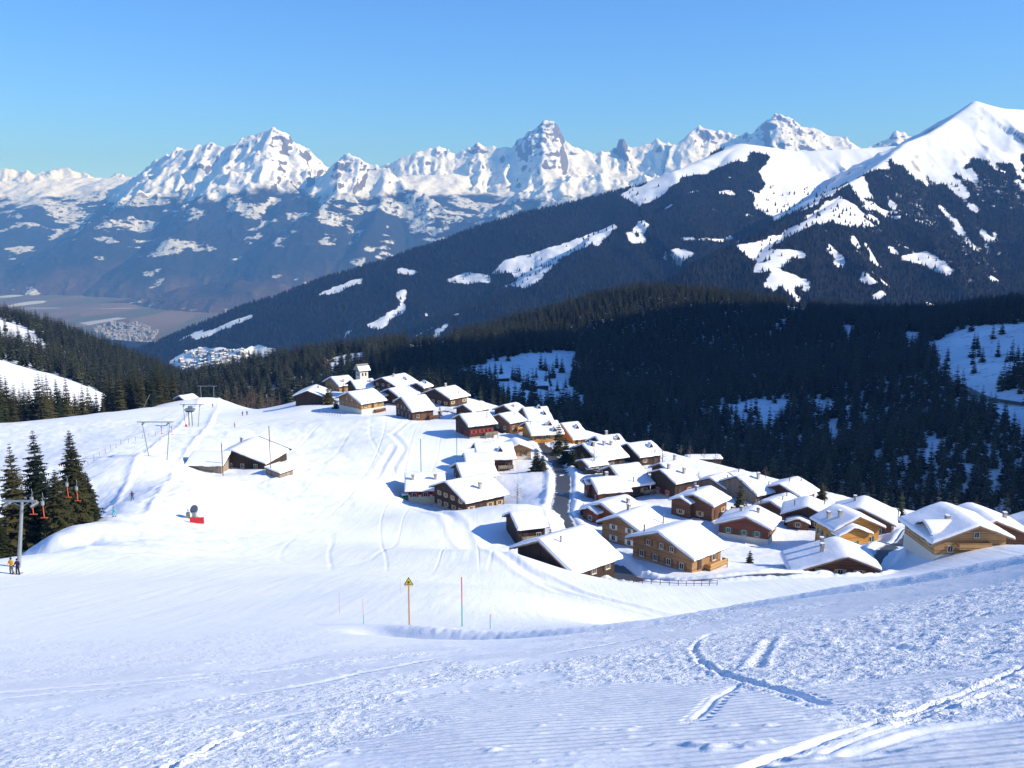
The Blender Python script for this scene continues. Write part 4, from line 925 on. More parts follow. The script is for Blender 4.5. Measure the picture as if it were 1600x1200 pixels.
@cache
def flue_mesh(h): return MB().tube((0, 0, -0.6), (0, 0, h), 0.13, 0.13, 8).tube((0, 0, h + 0.08), (0, 0, h + 0.22), 0.24, 0.10, 8).tube((0, 0, h), (0, 0, h + 0.09), 0.05, 0.05, 6).mesh('chimney', M['tin'])
@cache
def stack_mesh(h): return MB().box((0, 0, h / 2 - 0.4), (0.34, 0.30, h / 2 + 0.4)).box((0, 0, h + 0.05), (0.42, 0.38, 0.06)).mesh('chimney', M['chim'])
@cache
def stack_cap(h):
    b = MB()
    for sx in (-1, 1):
        for sy in (-1, 1): b.box((sx * 0.3, sy * 0.26, h + 0.24), (0.05, 0.05, 0.14))
    b.box((0, 0, h + 0.42), (0.46, 0.42, 0.05)); return b.mesh('chimney_cap', M['shingle'])

def snow_sheet(L, wr, wl, Ha, tp, rt, seed, x0=None, ts=0.40):
    """rounded, slightly sagging snow blanket over a pitched roof; rt = vertical gap apex snow -> apex roof"""
    rg = np.random.default_rng(seed)
    def axis(a, b, n):
        mid = np.linspace(a + 0.55, b - 0.55, n); return np.concatenate([[a - 0.05, a - 0.02, a + 0.07, a + 0.25], mid, [b - 0.25, b - 0.07, b + 0.02, b + 0.05]])
    xs = axis(-L / 2, L / 2, max(6, int(L))); ys = axis(-wr, wl, max(8, int(wr + wl))); X, Y = np.meshgrid(xs, ys)
    def ramp(v, a, b):
        e = np.minimum(v - a, b - v); return np.where(e < -0.04, 0.0, np.where(e < 0.0, 0.45, np.where(e < 0.15, 0.82, np.where(e < 0.4, 0.96, 1.0))))
    T = np.minimum(ramp(X, -L / 2, L / 2), ramp(Y, -wr, wl))
    soft = np.sqrt(Y * Y + 0.30) - 0.12
    base = Ha - rt - np.abs(Y) * tp
    nz = 0.16 * fbm(X * 0.3 + seed, Y * 0.3, 3, seed % 97)
    top = Ha - soft * tp + nz - 0.02
    Z = base + 0.015 + (top - base) * T
    jit = (T < 0.9) & (T > 0)
    X = X + np.where(jit, 0.16 * fbm(Y * 0.9 + seed, X * 0.9, 3, 7) + rg.uniform(-0.05, 0.05, X.shape), 0); Y = Y + np.where(jit, 0.14 * fbm(X * 0.8, Y * 0.8 + seed, 3, 8), 0); Z = Z + np.where(T < 0.5, rg.uniform(-0.16, 0.02, X.shape), 0)
    return np_mesh('snow_cover', np.stack([X, Y, Z], -1).reshape(-1, 3), grid_faces(*X.shape), [M['snow']])

def chalet(key, label, wall='brown', base=None, bh=0.0, sh='s_wood', chim=(), dorm=(), balc=None, cat='chalet', name='chalet', rowsF=2, rowsR=1, barge='barge', porch=None, winL=False, doors=True, fr='frame', bare=None, upper=None, seed=None):
    x, y, zA, th, L, wr, wl, p, eh = HOUSES[key]; cx, cy, gz_, Ha = house_frame(key)
    seed = sum(map(ord, key)) * 7 if seed is None else seed; tp = math.tan(R(p)); root = empty(name, (cx, cy, gz_), R(th)); rg = random.Random(seed)
    tag(root, label, cat, 'snow-covered houses of the village')
    rt = rg.uniform(0.34, 0.58); og, oe = min(1.0, L * 0.09), min(1.15, wr * 0.16); Zr = Ha - rt; Zw = Zr - 0.22
    yl, yr = wl - oe, -(wr - oe); x0, x1 = -L / 2 + og, L / 2 - og
    def under(yy): return Zw - abs(yy) * tp
    MB().prism([(yr, -2.5), (yl, -2.5), (yl, under(yl)), (0, Zw), (yr, under(yr))], x0, x1).build('wall', M['w_' + wall], root)
    if base: MB().box(((x0 + x1) / 2, (yl + yr) / 2, bh / 2 - 1.25), ((x1 - x0) / 2 + 0.05, (yl - yr) / 2 + 0.05, bh / 2 + 1.25)).build('stone_base', M[base], root)
    if upper: MB().prism([(yr * 0.98, eh * 0.75), (yl * 0.98, eh * 0.75), (yl * 0.98, under(yl)), (0, Zw - 0.02), (yr * 0.98, under(yr))], x0 - 0.06, x0 - 0.005).build('gable_cladding', M['w_' + upper], root)
    prof = [(-wr, Zr - wr * tp), (0, Zr), (wl, Zr - wl * tp), (wl, Zr - wl * tp - 0.20), (0, Zr - 0.20), (-wr, Zr - wr * tp - 0.20)]
    roof = MB().prism(prof, -L / 2, L / 2).build('roof', M['slab'], root)
    if bare: link('snow_cover', snow_sheet(L - bare, wr, wl, Ha, tp, rt, seed), roof, (-bare / 2, 0, 0))
    else: link('snow_cover', snow_sheet(L, wr, wl, Ha, tp, rt, seed), roof)
    for s, w in ((-1, wr), (1, wl)):
        for xe in (-L / 2 - 0.035, L / 2 + 0.035):
            b = MB(); b.prism([(0, Zr - 0.02), (s * w, Zr - w * tp - 0.02), (s * w, Zr - w * tp - 0.30), (0, Zr - 0.34)], xe - 0.03, xe + 0.03); b.build('barge_board', M[barge], root)
    for yy in (0, yr * 0.55, yl * 0.55, yr, yl):   # purlin ends carrying the gable overhang
        MB().box((-L / 2 + og / 2 + 0.1, yy, under(yy) - 0.06), (og / 2, 0.09, 0.11)).build('purlin', M[barge], root)
    # windows on the near gable
    Wg = yl - yr; mid = (yl + yr) / 2
    zlist = [max(1.35, bh + 0.9)] + ([max(1.35, bh + 0.9) + 2.5] if rowsF > 1 else []) + ([max(1.35, bh + .9) + 4.6] if rowsF > 2 else [])
    if rowsF:
        for zi, z in enumerate(zlist):
            halfL = min(yl - 0.8, (Zw - z - 0.9) / tp); halfR = min(-yr - 0.8, (Zw - z - 0.9) / tp)
            if halfL + halfR < 1.0: continue
            n = max(1, int((halfL + halfR) / (3.0 if zi == 0 else 2.7)))
            for k in range(n):
                yy = -halfR + (halfL + halfR) * (k + 0.5) / n + rg.uniform(-0.25, 0.25)
                window(root, x0 - 0.04, yy, z + rg.uniform(-.05, .05), -math.pi / 2, 0.95 if zi else 1.0, 1.05 if zi else 1.2, sh, fr)
    for (yw, rz, on) in ((yr - 0.04, 0, rowsR), (yl + 0.04, math.pi, 1 if winL else 0)):
        if not on: continue
        zt = min(eh - 1.1, bh + 1.7) if eh > 2.4 else 1.1
        n = max(2, int((x1 - x0) / 2.9)); dk = rg.randrange(n) if doors else -1
        for k in range(n):
            xx = x0 + (x1 - x0) * (k + 0.5) / n
            if k == dk and rz == 0:
                d = MB(); d.box((xx, yw - 0.02, zt - 0.28), (0.55, 0.05, 1.0)); d.box((xx, yw - 0.06, zt - 0.28), (0.42, 0.03, 0.86)); dd = d.build('door', M['s_darkw'], root)
                MB().box((xx + 0.36, yw - 0.11, zt - 0.3), (0.025, 0.03, 0.07)).build('handle', M['tin'], dd)
            else: window(root, xx, yw, zt, rz, 1.1, 1.15, sh, fr)
    for (u, v, kind, hc) in chim:
        yy = -v * wr if v >= 0 else -v * wl; zc = Ha - abs(yy) * tp
        if kind == 'flue': o = link('chimney', flue_mesh(hc), root, (u * L / 2, yy, zc))
        else:
            o = link('chimney', stack_mesh(hc), root, (u * L / 2, yy, zc)); link('chimney_cap', stack_cap(hc), o)
        if kind != 'flue': MB().box((0, 0, hc + 0.53), (0.40, 0.36, 0.06)).build('snow_cap', M['snow'], o)
    for (u, v) in dorm:                      # little triangular roof vents
        yy = -v * wr; zc = Zr - abs(yy) * tp; d = MB()
        d.prism([(-0.75, -0.1), (0.75, -0.1), (0, 1.15)], -0.7, 0.55, 'y'); o = d.build('dormer', M['w_dark'], root, loc=(u * L / 2, yy, zc + 0.35))
        s = MB(); s.prism([(-0.85, 0.0), (0, 1.22), (0.85, 0.0), (0.85, 0.16), (0, 1.42), (-0.85, 0.16)], -0.62, 0.9, 'y'); s.build('snow_cover', M['snow'], o)
    if balc:
        side, a, b_, zb, mat = balc; out = 1.25
        bb = MB(); rl = MB()
        if side == 'R':
            ya, yb = x0 + (x1 - x0) * a, x0 + (x1 - x0) * b_; bb.box(((ya + yb) / 2, yr - out / 2, zb), ((yb - ya) / 2, out / 2, 0.08))
            rl.box(((ya + yb) / 2, yr - out + 0.03, zb + 0.58), ((yb - ya) / 2, 0.03, 0.36)); rl.box(((ya + yb) / 2, yr - out + 0.03, zb + 1.02), ((yb - ya) / 2 + 0.03, 0.06, 0.05))
            for q in (ya, yb): rl.box((q, yr - out / 2, zb + 0.58), (0.03, out / 2 - 0.07, 0.36)); rl.box((q, yr - out + 0.03, zb - 0.2), (0.07, 0.075, 1.2))
        else:
            ya, yb = yr + Wg * a, yr + Wg * b_; bb.box((x0 - out / 2, (ya + yb) / 2, zb), (out / 2, (yb - ya) / 2, 0.08))
            rl.box((x0 - out + 0.03, (ya + yb) / 2, zb + 0.58), (0.03, (yb - ya) / 2, 0.36)); rl.box((x0 - out + 0.03, (ya + yb) / 2, zb + 1.02), (0.06, (yb - ya) / 2 + 0.03, 0.05))
            for q in (ya, yb): rl.box((x0 - out / 2, q, zb + 0.58), (out / 2 - 0.07, 0.03, 0.36))
        o = bb.build('balcony', M['w_' + mat], root); rl.build('railing', M['w_' + mat], o)
    if porch:                                # lower gabled front roof (side, offset, half width, length, apex drop)
        off, hw, ln, dz, mat = porch; za = Ha - dz; b = MB()
        b.prism([(off - hw * 0.86, -2.5), (off + hw * 0.86, -2.5), (off + hw * 0.86, za - 0.62 - hw * 0.86 * tp), (off, za - 0.62), (off - hw * 0.86, za - 0.62 - hw * 0.86 * tp)], x0 - ln, x0 - 0.02)
        w = b.build('front_wing', M['w_' + mat], root)
        window(root, x0 - ln - 0.04, off, 1.4, -math.pi / 2, 1.1, 1.1, sh, fr)
        r_ = MB(); r_.prism([(off - hw, za - 0.40 - hw * tp), (off, za - 0.40), (off + hw, za - 0.40 - hw * tp), (off + hw, za - 0.58 - hw * tp), (off, za - 0.58), (off - hw, za - 0.58 - hw * tp)], x0 - ln - 0.7, x0 - 0.03)
        q = r_.build('wing_roof', M['slab'], root); link('snow_cover', snow_sheet(ln + 0.9, hw, hw, za, tp, 0.40, seed + 5), q, (x0 - ln / 2 - 0.28, off, 0))
    return root

chalet('H1', 'dark brown barn at the left end of the far row, gable to the piste', 'dark', rowsF=0, rowsR=0, chim=[(0.2, 0.35, 'stack', 0.7)], cat='barn', barge='barge_dark')
chalet('H2', 'pale half-stone chalet with ochre front at the end of the far row', 'ochre', 'plaster', 2.2, 's_wood', rowsF=2, upper='tan', balc=('R', 0.55, 1.0, 0.6, 'brown'))
chalet('H3', 'low house behind the slim spruce, left of the church', 'tan', rowsF=1, chim=[(-0.2, 0.7, 'stack', 0.8)])
chalet('H4', 'small dark-gabled house directly in front of the church tower', 'dark', rowsF=0, chim=[(0.55, 0.5, 'stack', 0.7)], barge='barge_dark')
chalet('H5', 'large rear chalet with the highest white roof right of the church', 'darkh', rowsF=2, chim=[(-0.2, 0.2, 'stack', 0.7)], dorm=[(0.25, 0.62)], barge='barge_dark')
chalet('H6', 'dark-gabled chalet between the pale chalet and the rear one', 'dark', rowsF=1, chim=[(0.6, 0.25, 'flue', 0.9)], barge='barge_dark', porch=(3.2, 2.2, 2.0, 2.2, 'dark'))
chalet('H7', 'brown chalet with orange lit corner facing the far piste', 'brown', rowsF=2, sh='s_darkw', balc=('R', 0.75, 1.25, 0.5, 'brown'))
chalet('H8', 'wide low chalet at the rear with ochre boards under the eave', 'darkh', rowsF=1, sh='s_ochre', chim=[(0.0, 0.05, 'stack', 0.8), (0.3, 0.7, 'flue', 0.4)], fr='frame')
chalet('H9', 'half hidden small chalet behind the red-shuttered one', 'darkh', rowsF=1)
chalet('H10', 'dark chalet with bright red boards under the eave', 'darkh', 'stone', 0.7, 's_redp', rowsF=1, rowsR=1, chim=[(0.55, 0.55, 'flue', 1.6)], balc=('R', 0.6, 1.1, 0.9, 'grey'), fr='s_redp', doors=False)
chalet('H11', 'brown chalet with red-brown balcony above the road', 'brown', rowsF=1, chim=[(0.2, 0.45, 'flue', 0.9)], balc=('R', 0.4, 1.05, 0.9, 'orange'))
chalet('H12', 'broad white roof with two little vents behind the red-brown balcony chalet', 'brown', dorm=[(0.25, 0.12), (0.45, 0.6)], rowsF=0)
chalet('H13', 'rear house whose dark gable peeps over the balcony chalet', 'dark', rowsF=1, chim=[(-0.2, 0.5, 'stack', 0.5)])
chalet('H14', 'long roof above the road bend with low orange walls', 'orange', rowsF=0, dorm=[(0.35, 0.35), (0.45, 0.8)], chim=[(0.1, 0.4, 'stack', 0.3)])
chalet('H15', 'narrow end house of the roadside row with orange wall', 'orange', rowsF=0, sh='s_wood', dorm=[(0.25, 0.4)])
chalet('H16', 'long roofed house with two dark gablets and a terrace', 'brown', rowsF=1, rowsR=1, dorm=[(0.25, 0.55)], balc=('R', 0.55, 1.0, 0.7, 'grey'), sh=None)
chalet('H17', 'brown-gabled house directly behind the big brown chalet', 'brown', rowsF=1)
chalet('H18', 'big dark brown chalet at the piste edge with orange shutters', 'darkh', 'stone', 0.5, 's_ochre', rowsF=2, chim=[(0.02, 0.6, 'stack', 1.3)], balc=('R', 0.55, 1.0, 0.5, 'dark'), barge='barge_dark')
chalet('H19', 'cream house with red shutters left of the big brown chalet', 'dark', 'cream', 2.4, 's_redp', rowsF=1, rowsR=1, chim=[(-0.6, 0.45, 'stack', 1.0), (0.5, 0.45, 'stack', 1.0)], doors=False)
chalet('H20', 'small log hut above the large dark barn-like chalet', 'dark', rowsF=0, rowsR=1, cat='hut', name='log_hut', sh=None, barge='barge_dark', balc=('R', 0.1, 0.95, 1.0, 'grey'))
chalet('H21', 'large weathered dark chalet nearest the piste, with smooth white roof', 'dark', rowsF=1, chim=[(-0.45, 0.25, 'flue', 0.8)], sh='s_darkw', doors=True, upper=None)
chalet('H22', 'large ochre chalet with sunlit balcony above the lower road', 'tan', 'stone', 0.3, 's_wood', rowsF=2, chim=[(-0.75, -0.55, 'flue', 1.2)], balc=('R', 0.45, 1.05, 0.4, 'ochre'))
chalet('H23', 'ochre chalet behind the large sunlit one, with tall flue', 'tan', sh='s_white', rowsF=2, chim=[(0.55, 0.95, 'flue', 1.8), (0.2, -0.3, 'stack', 0.8)])
chalet('H24', 'red-brown chalet with stepped gable right of the road', 'red', rowsF=1, chim=[(0.3, 0.6, 'stack', 0.8)], porch=(2.3, 2.6, 1.6, 1.2, 'red'))
chalet('H25', 'red-brown chalet with plain broad roof beside the road', 'red', rowsF=1, sh='s_wood', porch=(2.2, 1.9, 0.9, 0.9, 'red'), chim=[(0.1, -0.3, 'stack', 0.6)])
chalet('H26', 'tall white roof with ochre lower wall behind the plain broad roof', 'darkh', rowsF=1, sh='s_ochre', chim=[(-0.3, 0.85, 'flue', 1.1)], balc=('R', 0.7, 1.2, 0.9, 'grey'))
chalet('H27', 'tall chalet with dark shingled gable and red shutters', 'dark', 'stone', 0.4, 's_redp', rowsF=1, chim=[(-0.35, 0.1, 'stack', 0.8), (0.35, 0.55, 'stack', 1.1)], fr='frame', barge='barge_dark')
chalet('H28', 'chalet partly hidden behind the dark shingled gable', 'brown', rowsF=1, chim=[(0.5, 0.0, 'stack', 0.8)])
chalet('H29', 'big roof with dark gable and several chimneys right of the conifers', 'dark', rowsF=1, chim=[(0.1, 0.3, 'stack', 1.0), (-0.5, 0.25, 'stack', 0.8), (0.5, 0.35, 'stack', 0.9)], dorm=[(-0.55, 0.15)], barge='barge_dark')
chalet('H30', 'rearmost roof with a black gable at the forest side', 'dark', rowsF=0, chim=[(0.0, -0.1, 'stack', 0.7), (0.1, 0.7, 'stack', 0.9)], dorm=[(0.5, 0.45)], barge='barge_dark')
chalet('H31', 'roof with dark gable and a vent left of the long low shed', 'dark', rowsF=0, dorm=[(0.4, 0.45)], chim=[(0.3, 0.9, 'flue', 0.8)], barge='barge_dark')
chalet('H32', 'brown chalet with stepped front and sunlit terrace in mid village', 'brown', rowsF=1, sh='s_ochre', porch=(2.8, 3.0, 1.6, 1.0, 'brown'), chim=[(-0.2, -0.15, 'stack', 0.6)], balc=('R', 0.55, 1.3, 0.5, 'grey'))
chalet('H33', 'low house with patchy snow roof left of the dark spruce', 'grey', rowsF=0, chim=[(0.2, 0.5, 'flue', 1.0)], barge='barge_dark')
chalet('H34', 'house with patchy snow roof behind the bare larches', 'grey', rowsF=0, chim=[(0.4, 0.35, 'stack', 1.3), (0.7, 0.7, 'flue', 0.8)], barge='barge_dark')
chalet('H35', 'red-brown chalet with green shutters on a pale base', 'red', 'plaster', 1.35, 's_green', rowsF=1, chim=[(0.1, 0.25, 'stack', 0.6), (0.2, -0.35, 'stack', 0.6)], doors=False)
chalet('H36', 'dark gabled chalet with a small snowy porch, centre right', 'dark', rowsF=1, chim=[(-0.3, -0.5, 'flue', 1.0), (0.5, 0.6, 'flue', 0.7)], porch=(2.0, 2.9, 2.2, 2.6, 'brown'), barge='barge_dark')
chalet('H37', 'rear roof with thin flues right of the bare larches', 'brown', rowsF=0, chim=[(0.6, 0.3, 'flue', 0.9), (-0.2, 0.1, 'flue', 0.8)])
chalet('H39', 'broad roofed brown chalet behind the orange one', 'brown', rowsF=1, chim=[(0.35, -0.3, 'stack', 0.8), (-0.3, 1.0, 'flue', 2.4)], sh='s_darkw')
chalet('H40', 'bright orange chalet with double gable', 'orange', sh='s_green', rowsF=1, chim=[(0.1, -0.7, 'stack', 1.0), (-0.3, -0.45, 'stack', 1.0)], porch=(2.0, 4.2, 2.0, 1.6, 'orange'), winL=True)
chalet('H41', 'low brown chalet half sunk behind the piste edge', 'brown', rowsF=1, sh='s_ochre', chim=[(-0.1, -0.35, 'stack', 1.0), (0.45, -0.3, 'stack', 1.0)])
h42 = chalet('H42', 'large ochre chalet at the right behind the piste edge', 'ochre', 'plaster', 0.3, None, rowsF=2, chim=[(-0.15, -0.35, 'stack', 0.2)], balc=('F', 0.25, 0.7, 1.6, 'ochre'), winL=True)
chalet('H43', 'smooth broad roof with one chimney behind the large ochre chalet', 'brown', rowsF=1, chim=[(0.1, 0.55, 'stack', 0.7)])
chalet('H44', 'roof cut by the right edge of the picture', 'brown', rowsF=1, chim=[(0.1, -0.3, 'flue', 0.9), (-0.2, -0.4, 'flue', 0.9)])
chalet('H5b', 'small annexe roof just right of the highest rear chalet', 'darkh', rowsF=1, dorm=[(0.1, 0.4)], barge='barge_dark')
chalet('H46', 'yellow-gabled wing at the right end of the long roofed house', 'ochre', 'plaster', 1.0, 's_wood', rowsF=2)
chalet('H47', 'low front roof with a dark gablet before the long roofed house', 'brown', rowsF=0)
chalet('H48', 'low garage roof between the conifers and the big dark gable', 'brown', rowsF=0, doors=False)
chalet('H49', 'smallest rear roof behind the patchy snow roofs', 'grey', rowsF=0, chim=[(0.1, 0.2, 'flue', 0.7)])
chalet('H38', 'long low roof left of the dark gabled chalet with porch', 'brown', rowsF=0, chim=[(0.4, 0.2, 'flue', 0.9), (-0.2, 0.3, 'flue', 0.8)])
chalet('HB', 'low boarded barn beside the lift track with sagging snow', 'grey', rowsF=0, rowsR=0, cat='barn', name='barn', barge='barge_dark')
chalet('HG', 'old dark farmhouse with bare patch on its ridge, on the open piste', 'dark', rowsF=1, rowsR=0, cat='farmhouse', name='farmhouse', chim=[(0.25, -0.5, 'stack', 0.8)], bare=1.6, barge='barge_dark', sh=None)
# cross dormer on the large ochre chalet, facing left
L, wr, wl, p = HOUSES['H42'][4:8]; Ha = house_frame('H42')[3]; tp = math.tan(R(p)); zd = Ha - 0.75
q = MB(); q.prism([(-4.2, zd - 0.55 - 2.6 * 0.55), (0.6, zd - 0.55 - 2.6 * .55), (0.6, zd - 1.6), (-1.8, zd - 0.5), (-4.2, zd - 1.6)], 1.0, wl - 1.6, 'y'); cd = q.build('cross_gable', M['w_ochre'], h42)
q = MB(); q.prism([(-5.0, zd - 1.9), (-1.8, zd - 0.36), (1.4, zd - 1.9), (1.4, zd - 2.08), (-1.8, zd - 0.54), (-5.0, zd - 2.08)], 0.6, wl - 0.7, 'y'); cr = q.build('cross_roof', M['slab'], h42)
sc_ = link('snow_cover', snow_sheet(wl - 1.3, 3.2, 3.2, zd, 0.48, 0.36, 77), cr, (-1.8, wl / 2 - 0.05, 0)); sc_.rotation_euler = (0, 0, -math.pi / 2)
# church tower
x, y, _ = at(566, 600, 424); e = empty('church_tower', (x, y, ground(x, y) - 0.5), R(38)); zt = at(566, 580, 424)[2] - (ground(x, y) - 0.5)
MB().box((0, 0, zt / 2 - 1), (2.0, 2.0, zt / 2 + 1)).build('tower_wall', M['plaster'], e)
MB().box((0, 0, zt + 0.35), (2.35, 2.35, 0.35)).build('belfry', M['w_dark'], e)
rf = MB().prism([(-2.9, zt + 0.6), (2.9, zt + 0.6), (0, zt + 3.4)], -2.9, 2.9).build('roof', M['shingle'], e)
MB().prism([(-3.0, zt + 0.52), (-2.4, zt + 0.52), (-1.1, zt + 2.55), (-1.3, zt + 2.5)], -2.9, 2.9).build('snow_cover', M['snow'], rf)
for s in (-1, 1):
    MB().box((s * 0.0 - 2.03, s * 0.75, zt - 1.2), (0.05, 0.35, 0.7)).build('belfry_opening', M['glass'], e); MB().box((s * 0.75, -2.03, zt - 1.2), (0.35, 0.05, 0.7)).build('belfry_opening', M['glass'], e)
tag(e, 'white church tower with grey pitched cap behind the far roofs', 'church tower')
# long low shed beyond the roofs
def shed(px, py, d, rz, L, W, H, label, mat='w_dark', name='shed'):
    x, y, z = at(px, py, d); zg = z; e = empty(name, (x, y, zg), R(rz)); MB().box((0, 0, H / 2 - 1), (L / 2, W / 2, H / 2 + 1)).build('wall', M[mat], e)
    r_ = MB().prism([(-W / 2 - 0.4, H - 0.1), (W / 2 + 0.4, H - 0.1), (W / 2 + 0.4, H + 0.1), (0, H + 0.7), (-W / 2 - 0.4, H + 0.1)], -L / 2 - 0.4, L / 2 + 0.4).build('roof', M['slab'], e)
    link('snow_cover', snow_sheet(L + 0.8, W / 2 + 0.4, W / 2 + 0.4, H + 1.15, 0.18, 0.45, int(px)), r_)
    for k in range(max(2, int(L / 2.6))): MB().box((-L / 2 + (k + 0.5) * 2.6, -W / 2 - 0.03, H * 0.55), (0.7, 0.04, 0.55)).build('opening', M['glass'], e)
    return tag(e, label, 'shed', 'small sheds and huts')
shed(1099, 724, 345, 4, 12, 5, 2.2, 'long low shed on the shaded snow beyond the village')
def hillz(px, py, d):
    x, y, _ = at(px, py, d); return x, y, float(hill_h(np.array([x]), np.array([y]))[0])
for (px, py, d, rz, L, lab) in [(784, 606, 672, 20, 9, 'tiny hut at the left of the shaded clearing'), (843, 617, 650, 10, 11, 'dark barn low in the shaded clearing'), (536, 572, 690, 15, 12, 'tiny barn on the snow patch beyond the church'), (728, 575, 710, 10, 8, 'small hut on the upper snow tongue behind the roofs')]:
    x, y, z = hillz(px, py, d); e = empty('hut', (x, y, z), R(rz)); MB().prism([(-3.5, -2), (3.5, -2), (3.5, 2.6), (0, 4.2), (-3.5, 2.6)], -L / 2, L / 2).build('wall', M['w_dark'], e)
    link('snow_cover', snow_sheet(L + 1.2, 4.2, 4.2, 5.0, 0.46, 0.5, int(px)), e); tag(e, lab, 'hut', 'huts in the clearings')
x, y, _ = at(291, 628, 452); zz = ground(x, y) - 2.4; e = empty('hut', (x, y, zz), R(58)); MB().prism([(-3.5, -3), (3.5, -3), (3.5, 3.0), (0, 4.6), (-3.5, 3.0)], -3.5, 3.5).build('wall', M['w_brown'], e)
link('snow_cover', snow_sheet(8.4, 4.4, 4.4, 5.6, 0.46, 0.5, 291), e); tag(e, 'small snow-roofed hut behind the crest by the drive station', 'hut')
# farmhouse lean-to and roofed woodpile
x, y, _ = at(437, 735, 244); e = empty('lean_to', (x, y, ground(x, y) - 0.3), R(62)); MB().prism([(-2.2, -1), (2.4, -1), (2.4, 2.2), (-2.2, 1.4)], -2.6, 2.6).build('wall', M['w_grey'], e)
q = MB(); q.prism([(-2.8, 1.35), (2.7, 2.32), (2.7, 2.48), (-2.8, 1.5)], -3.0, 3.0); rr = q.build('roof', M['slab'], e)
q = MB(); q.prism([(-2.75, 1.52), (2.6, 2.48), (2.5, 2.85), (-2.5, 1.95)], -2.9, 2.9); q.build('snow_cover', M['snow'], rr); tag(e, 'boarded lean-to with snowy single-pitch roof before the farmhouse', 'shed')

# ------------------------------------------------------------------ drag lift
M['galv'] = simple('galvanised_steel', (0.30, 0.34, 0.34), 0.45, 0.15, 3, 0.5); M['galv_dark'] = simple('dark_steel', (0.08, 0.085, 0.09), 0.5, 0.2, 3, 0.5)
M['orange_bar'] = simple('orange_plastic', (0.62, 0.11, 0.035), 0.5, 0.1, 3); M['red_mat'] = simple('red_padding', (0.60, 0.03, 0.035), 0.6, 0.15, 2); M['rubber'] = simple('rubber', (0.02, 0.02, 0.02), 0.8, 0.2, 3)
def gp(px, py, d):
    x, y, _ = at(px, py, d); return Vector((x, y, ground(x, y)))
# near single-post pylon
b0 = gp(28, 888, 104); e = empty('lift_pylon', b0); H = 7.6; lean = Vector((0.9, 0.5, H))
MB().tube((0, 0, -0.8), lean, 0.25, 0.17, 10).build('post', M['galv'], e)
MB().box(lean + Vector((-0.3, 0, 0.08)), (1.95, 0.10, 0.10)).build('crossarm', M['galv'], e)
for s in (-1.75, 1.35):
    o = MB().box(lean + Vector((s, 0.0, -0.30)), (0.07, 0.85, 0.10)).box(lean + Vector((s, 0, -0.1)), (0.06, 0.06, 0.16)).build('sheave_bracket', M['galv'], e)
    for k in (-0.65, -0.2, 0.25, 0.7): MB().tube(lean + Vector((s - 0.05, k, -0.46)), lean + Vector((s + 0.05, k, -0.46)), 0.17, 0.17, 10).build('sheave', M['galv_dark'], o)
MB().tube(lean * 0.92, lean + Vector((-1.2, 0, 0.0)), 0.05, 0.05, 6).tube(lean * 0.92, lean + Vector((0.8, 0, 0)), 0.05, 0.05, 6).build('brace', M['galv'], e)
tag(e, 'grey single-post drag lift pylon in front of the big spruces', 'lift pylon', 'drag lift pylons'); top_n = [b0 + lean + Vector((s, 0, -0.30)) for s in (-1.75, 1.35)]
def portal(L0, R0, Lt, Rt, d, beam0, beam1, label, r=0.13):
    """two raking legs and a beam; feet and tops read as bearings at distance d"""
    fl, fr_ = gp(*L0, d), gp(*R0, d); c = (fl + fr_) / 2; e = empty('lift_portal', c)
    tl, tr = Vector(at(*Lt, d)), Vector(at(*Rt, d)); hz_ = (tl.z + tr.z) / 2
    for a, t in ((fl, tl), (fr_, tr)): MB().tube(a - c - Vector((0, 0, 0.5)), Vector((t.x, t.y, hz_)) - c, r * 1.15, r * 0.85, 8).build('leg', M['galv'], e)
    bl, br = Vector(at(*beam0, d)), Vector(at(*beam1, d)); z = hz_ + 0.1
    MB().tube(Vector((bl.x, bl.y, z)) - c, Vector((br.x, br.y, z)) - c, r, r, 8).build('beam', M['galv'], e)
    outs = []
    for f in (0.16, 0.84):
        q = Vector((bl.x, bl.y, z)).lerp(Vector((br.x, br.y, z)), f); o = MB().box(q - c + Vector((0, 0, -0.35)), (0.06, 0.9, 0.08)).box(q - c + Vector((0, 0, -0.15)), (0.05, 0.05, 0.2)).build('sheave_bracket', M['galv'], e)
        for k in (-0.6, 0, 0.6): MB().tube(q - c + Vector((-0.05, k, -0.52)), q - c + Vector((0.05, k, -0.52)), 0.17, 0.17, 8).build('sheave', M['galv_dark'], o)
        outs.append(q + Vector((0, 0, -0.35)))
    tag(e, label, 'lift portal', 'drag lift pylons'); return outs
p2 = portal((233, 713), (260, 711), (222, 660), (265, 660), 236, (214, 659), (271, 659), 'two-legged lift portal above the snow-covered barn')
p3 = portal((290, 663), (309, 660), (286, 633), (312, 632), 318, (281, 632), (318, 631), 'middle two-legged lift portal by the drive station', 0.12)
p4 = portal((317, 627), (331, 627), (313, 604), (334, 603), 468, (309, 603), (339, 602), 'far lift portal standing on the middle snow crest', 0.15)
start = [Vector((-75.5, 52, -13.5)), Vector((-72.0, 52, -13.5))]
for k, lab in ((0, 'left running cable of the drag lift'), (1, 'right running cable of the drag lift')):
    pts = [start[k], top_n[k], p2[k], p3[k], p4[k]]; b = MB()
    for a, c in zip(pts[:-1], pts[1:]):
        n = 10; sag = (c - a).length * 0.012
        ps = [a.lerp(c, i / n) - Vector((0, 0, sag * 4 * (i / n) * (1 - i / n))) for i in range(n + 1)]; b.path(ps, 0.016, 4)
    tag(b.build('lift_cable', M['galv_dark']), lab, 'cable', 'drag lift cables')
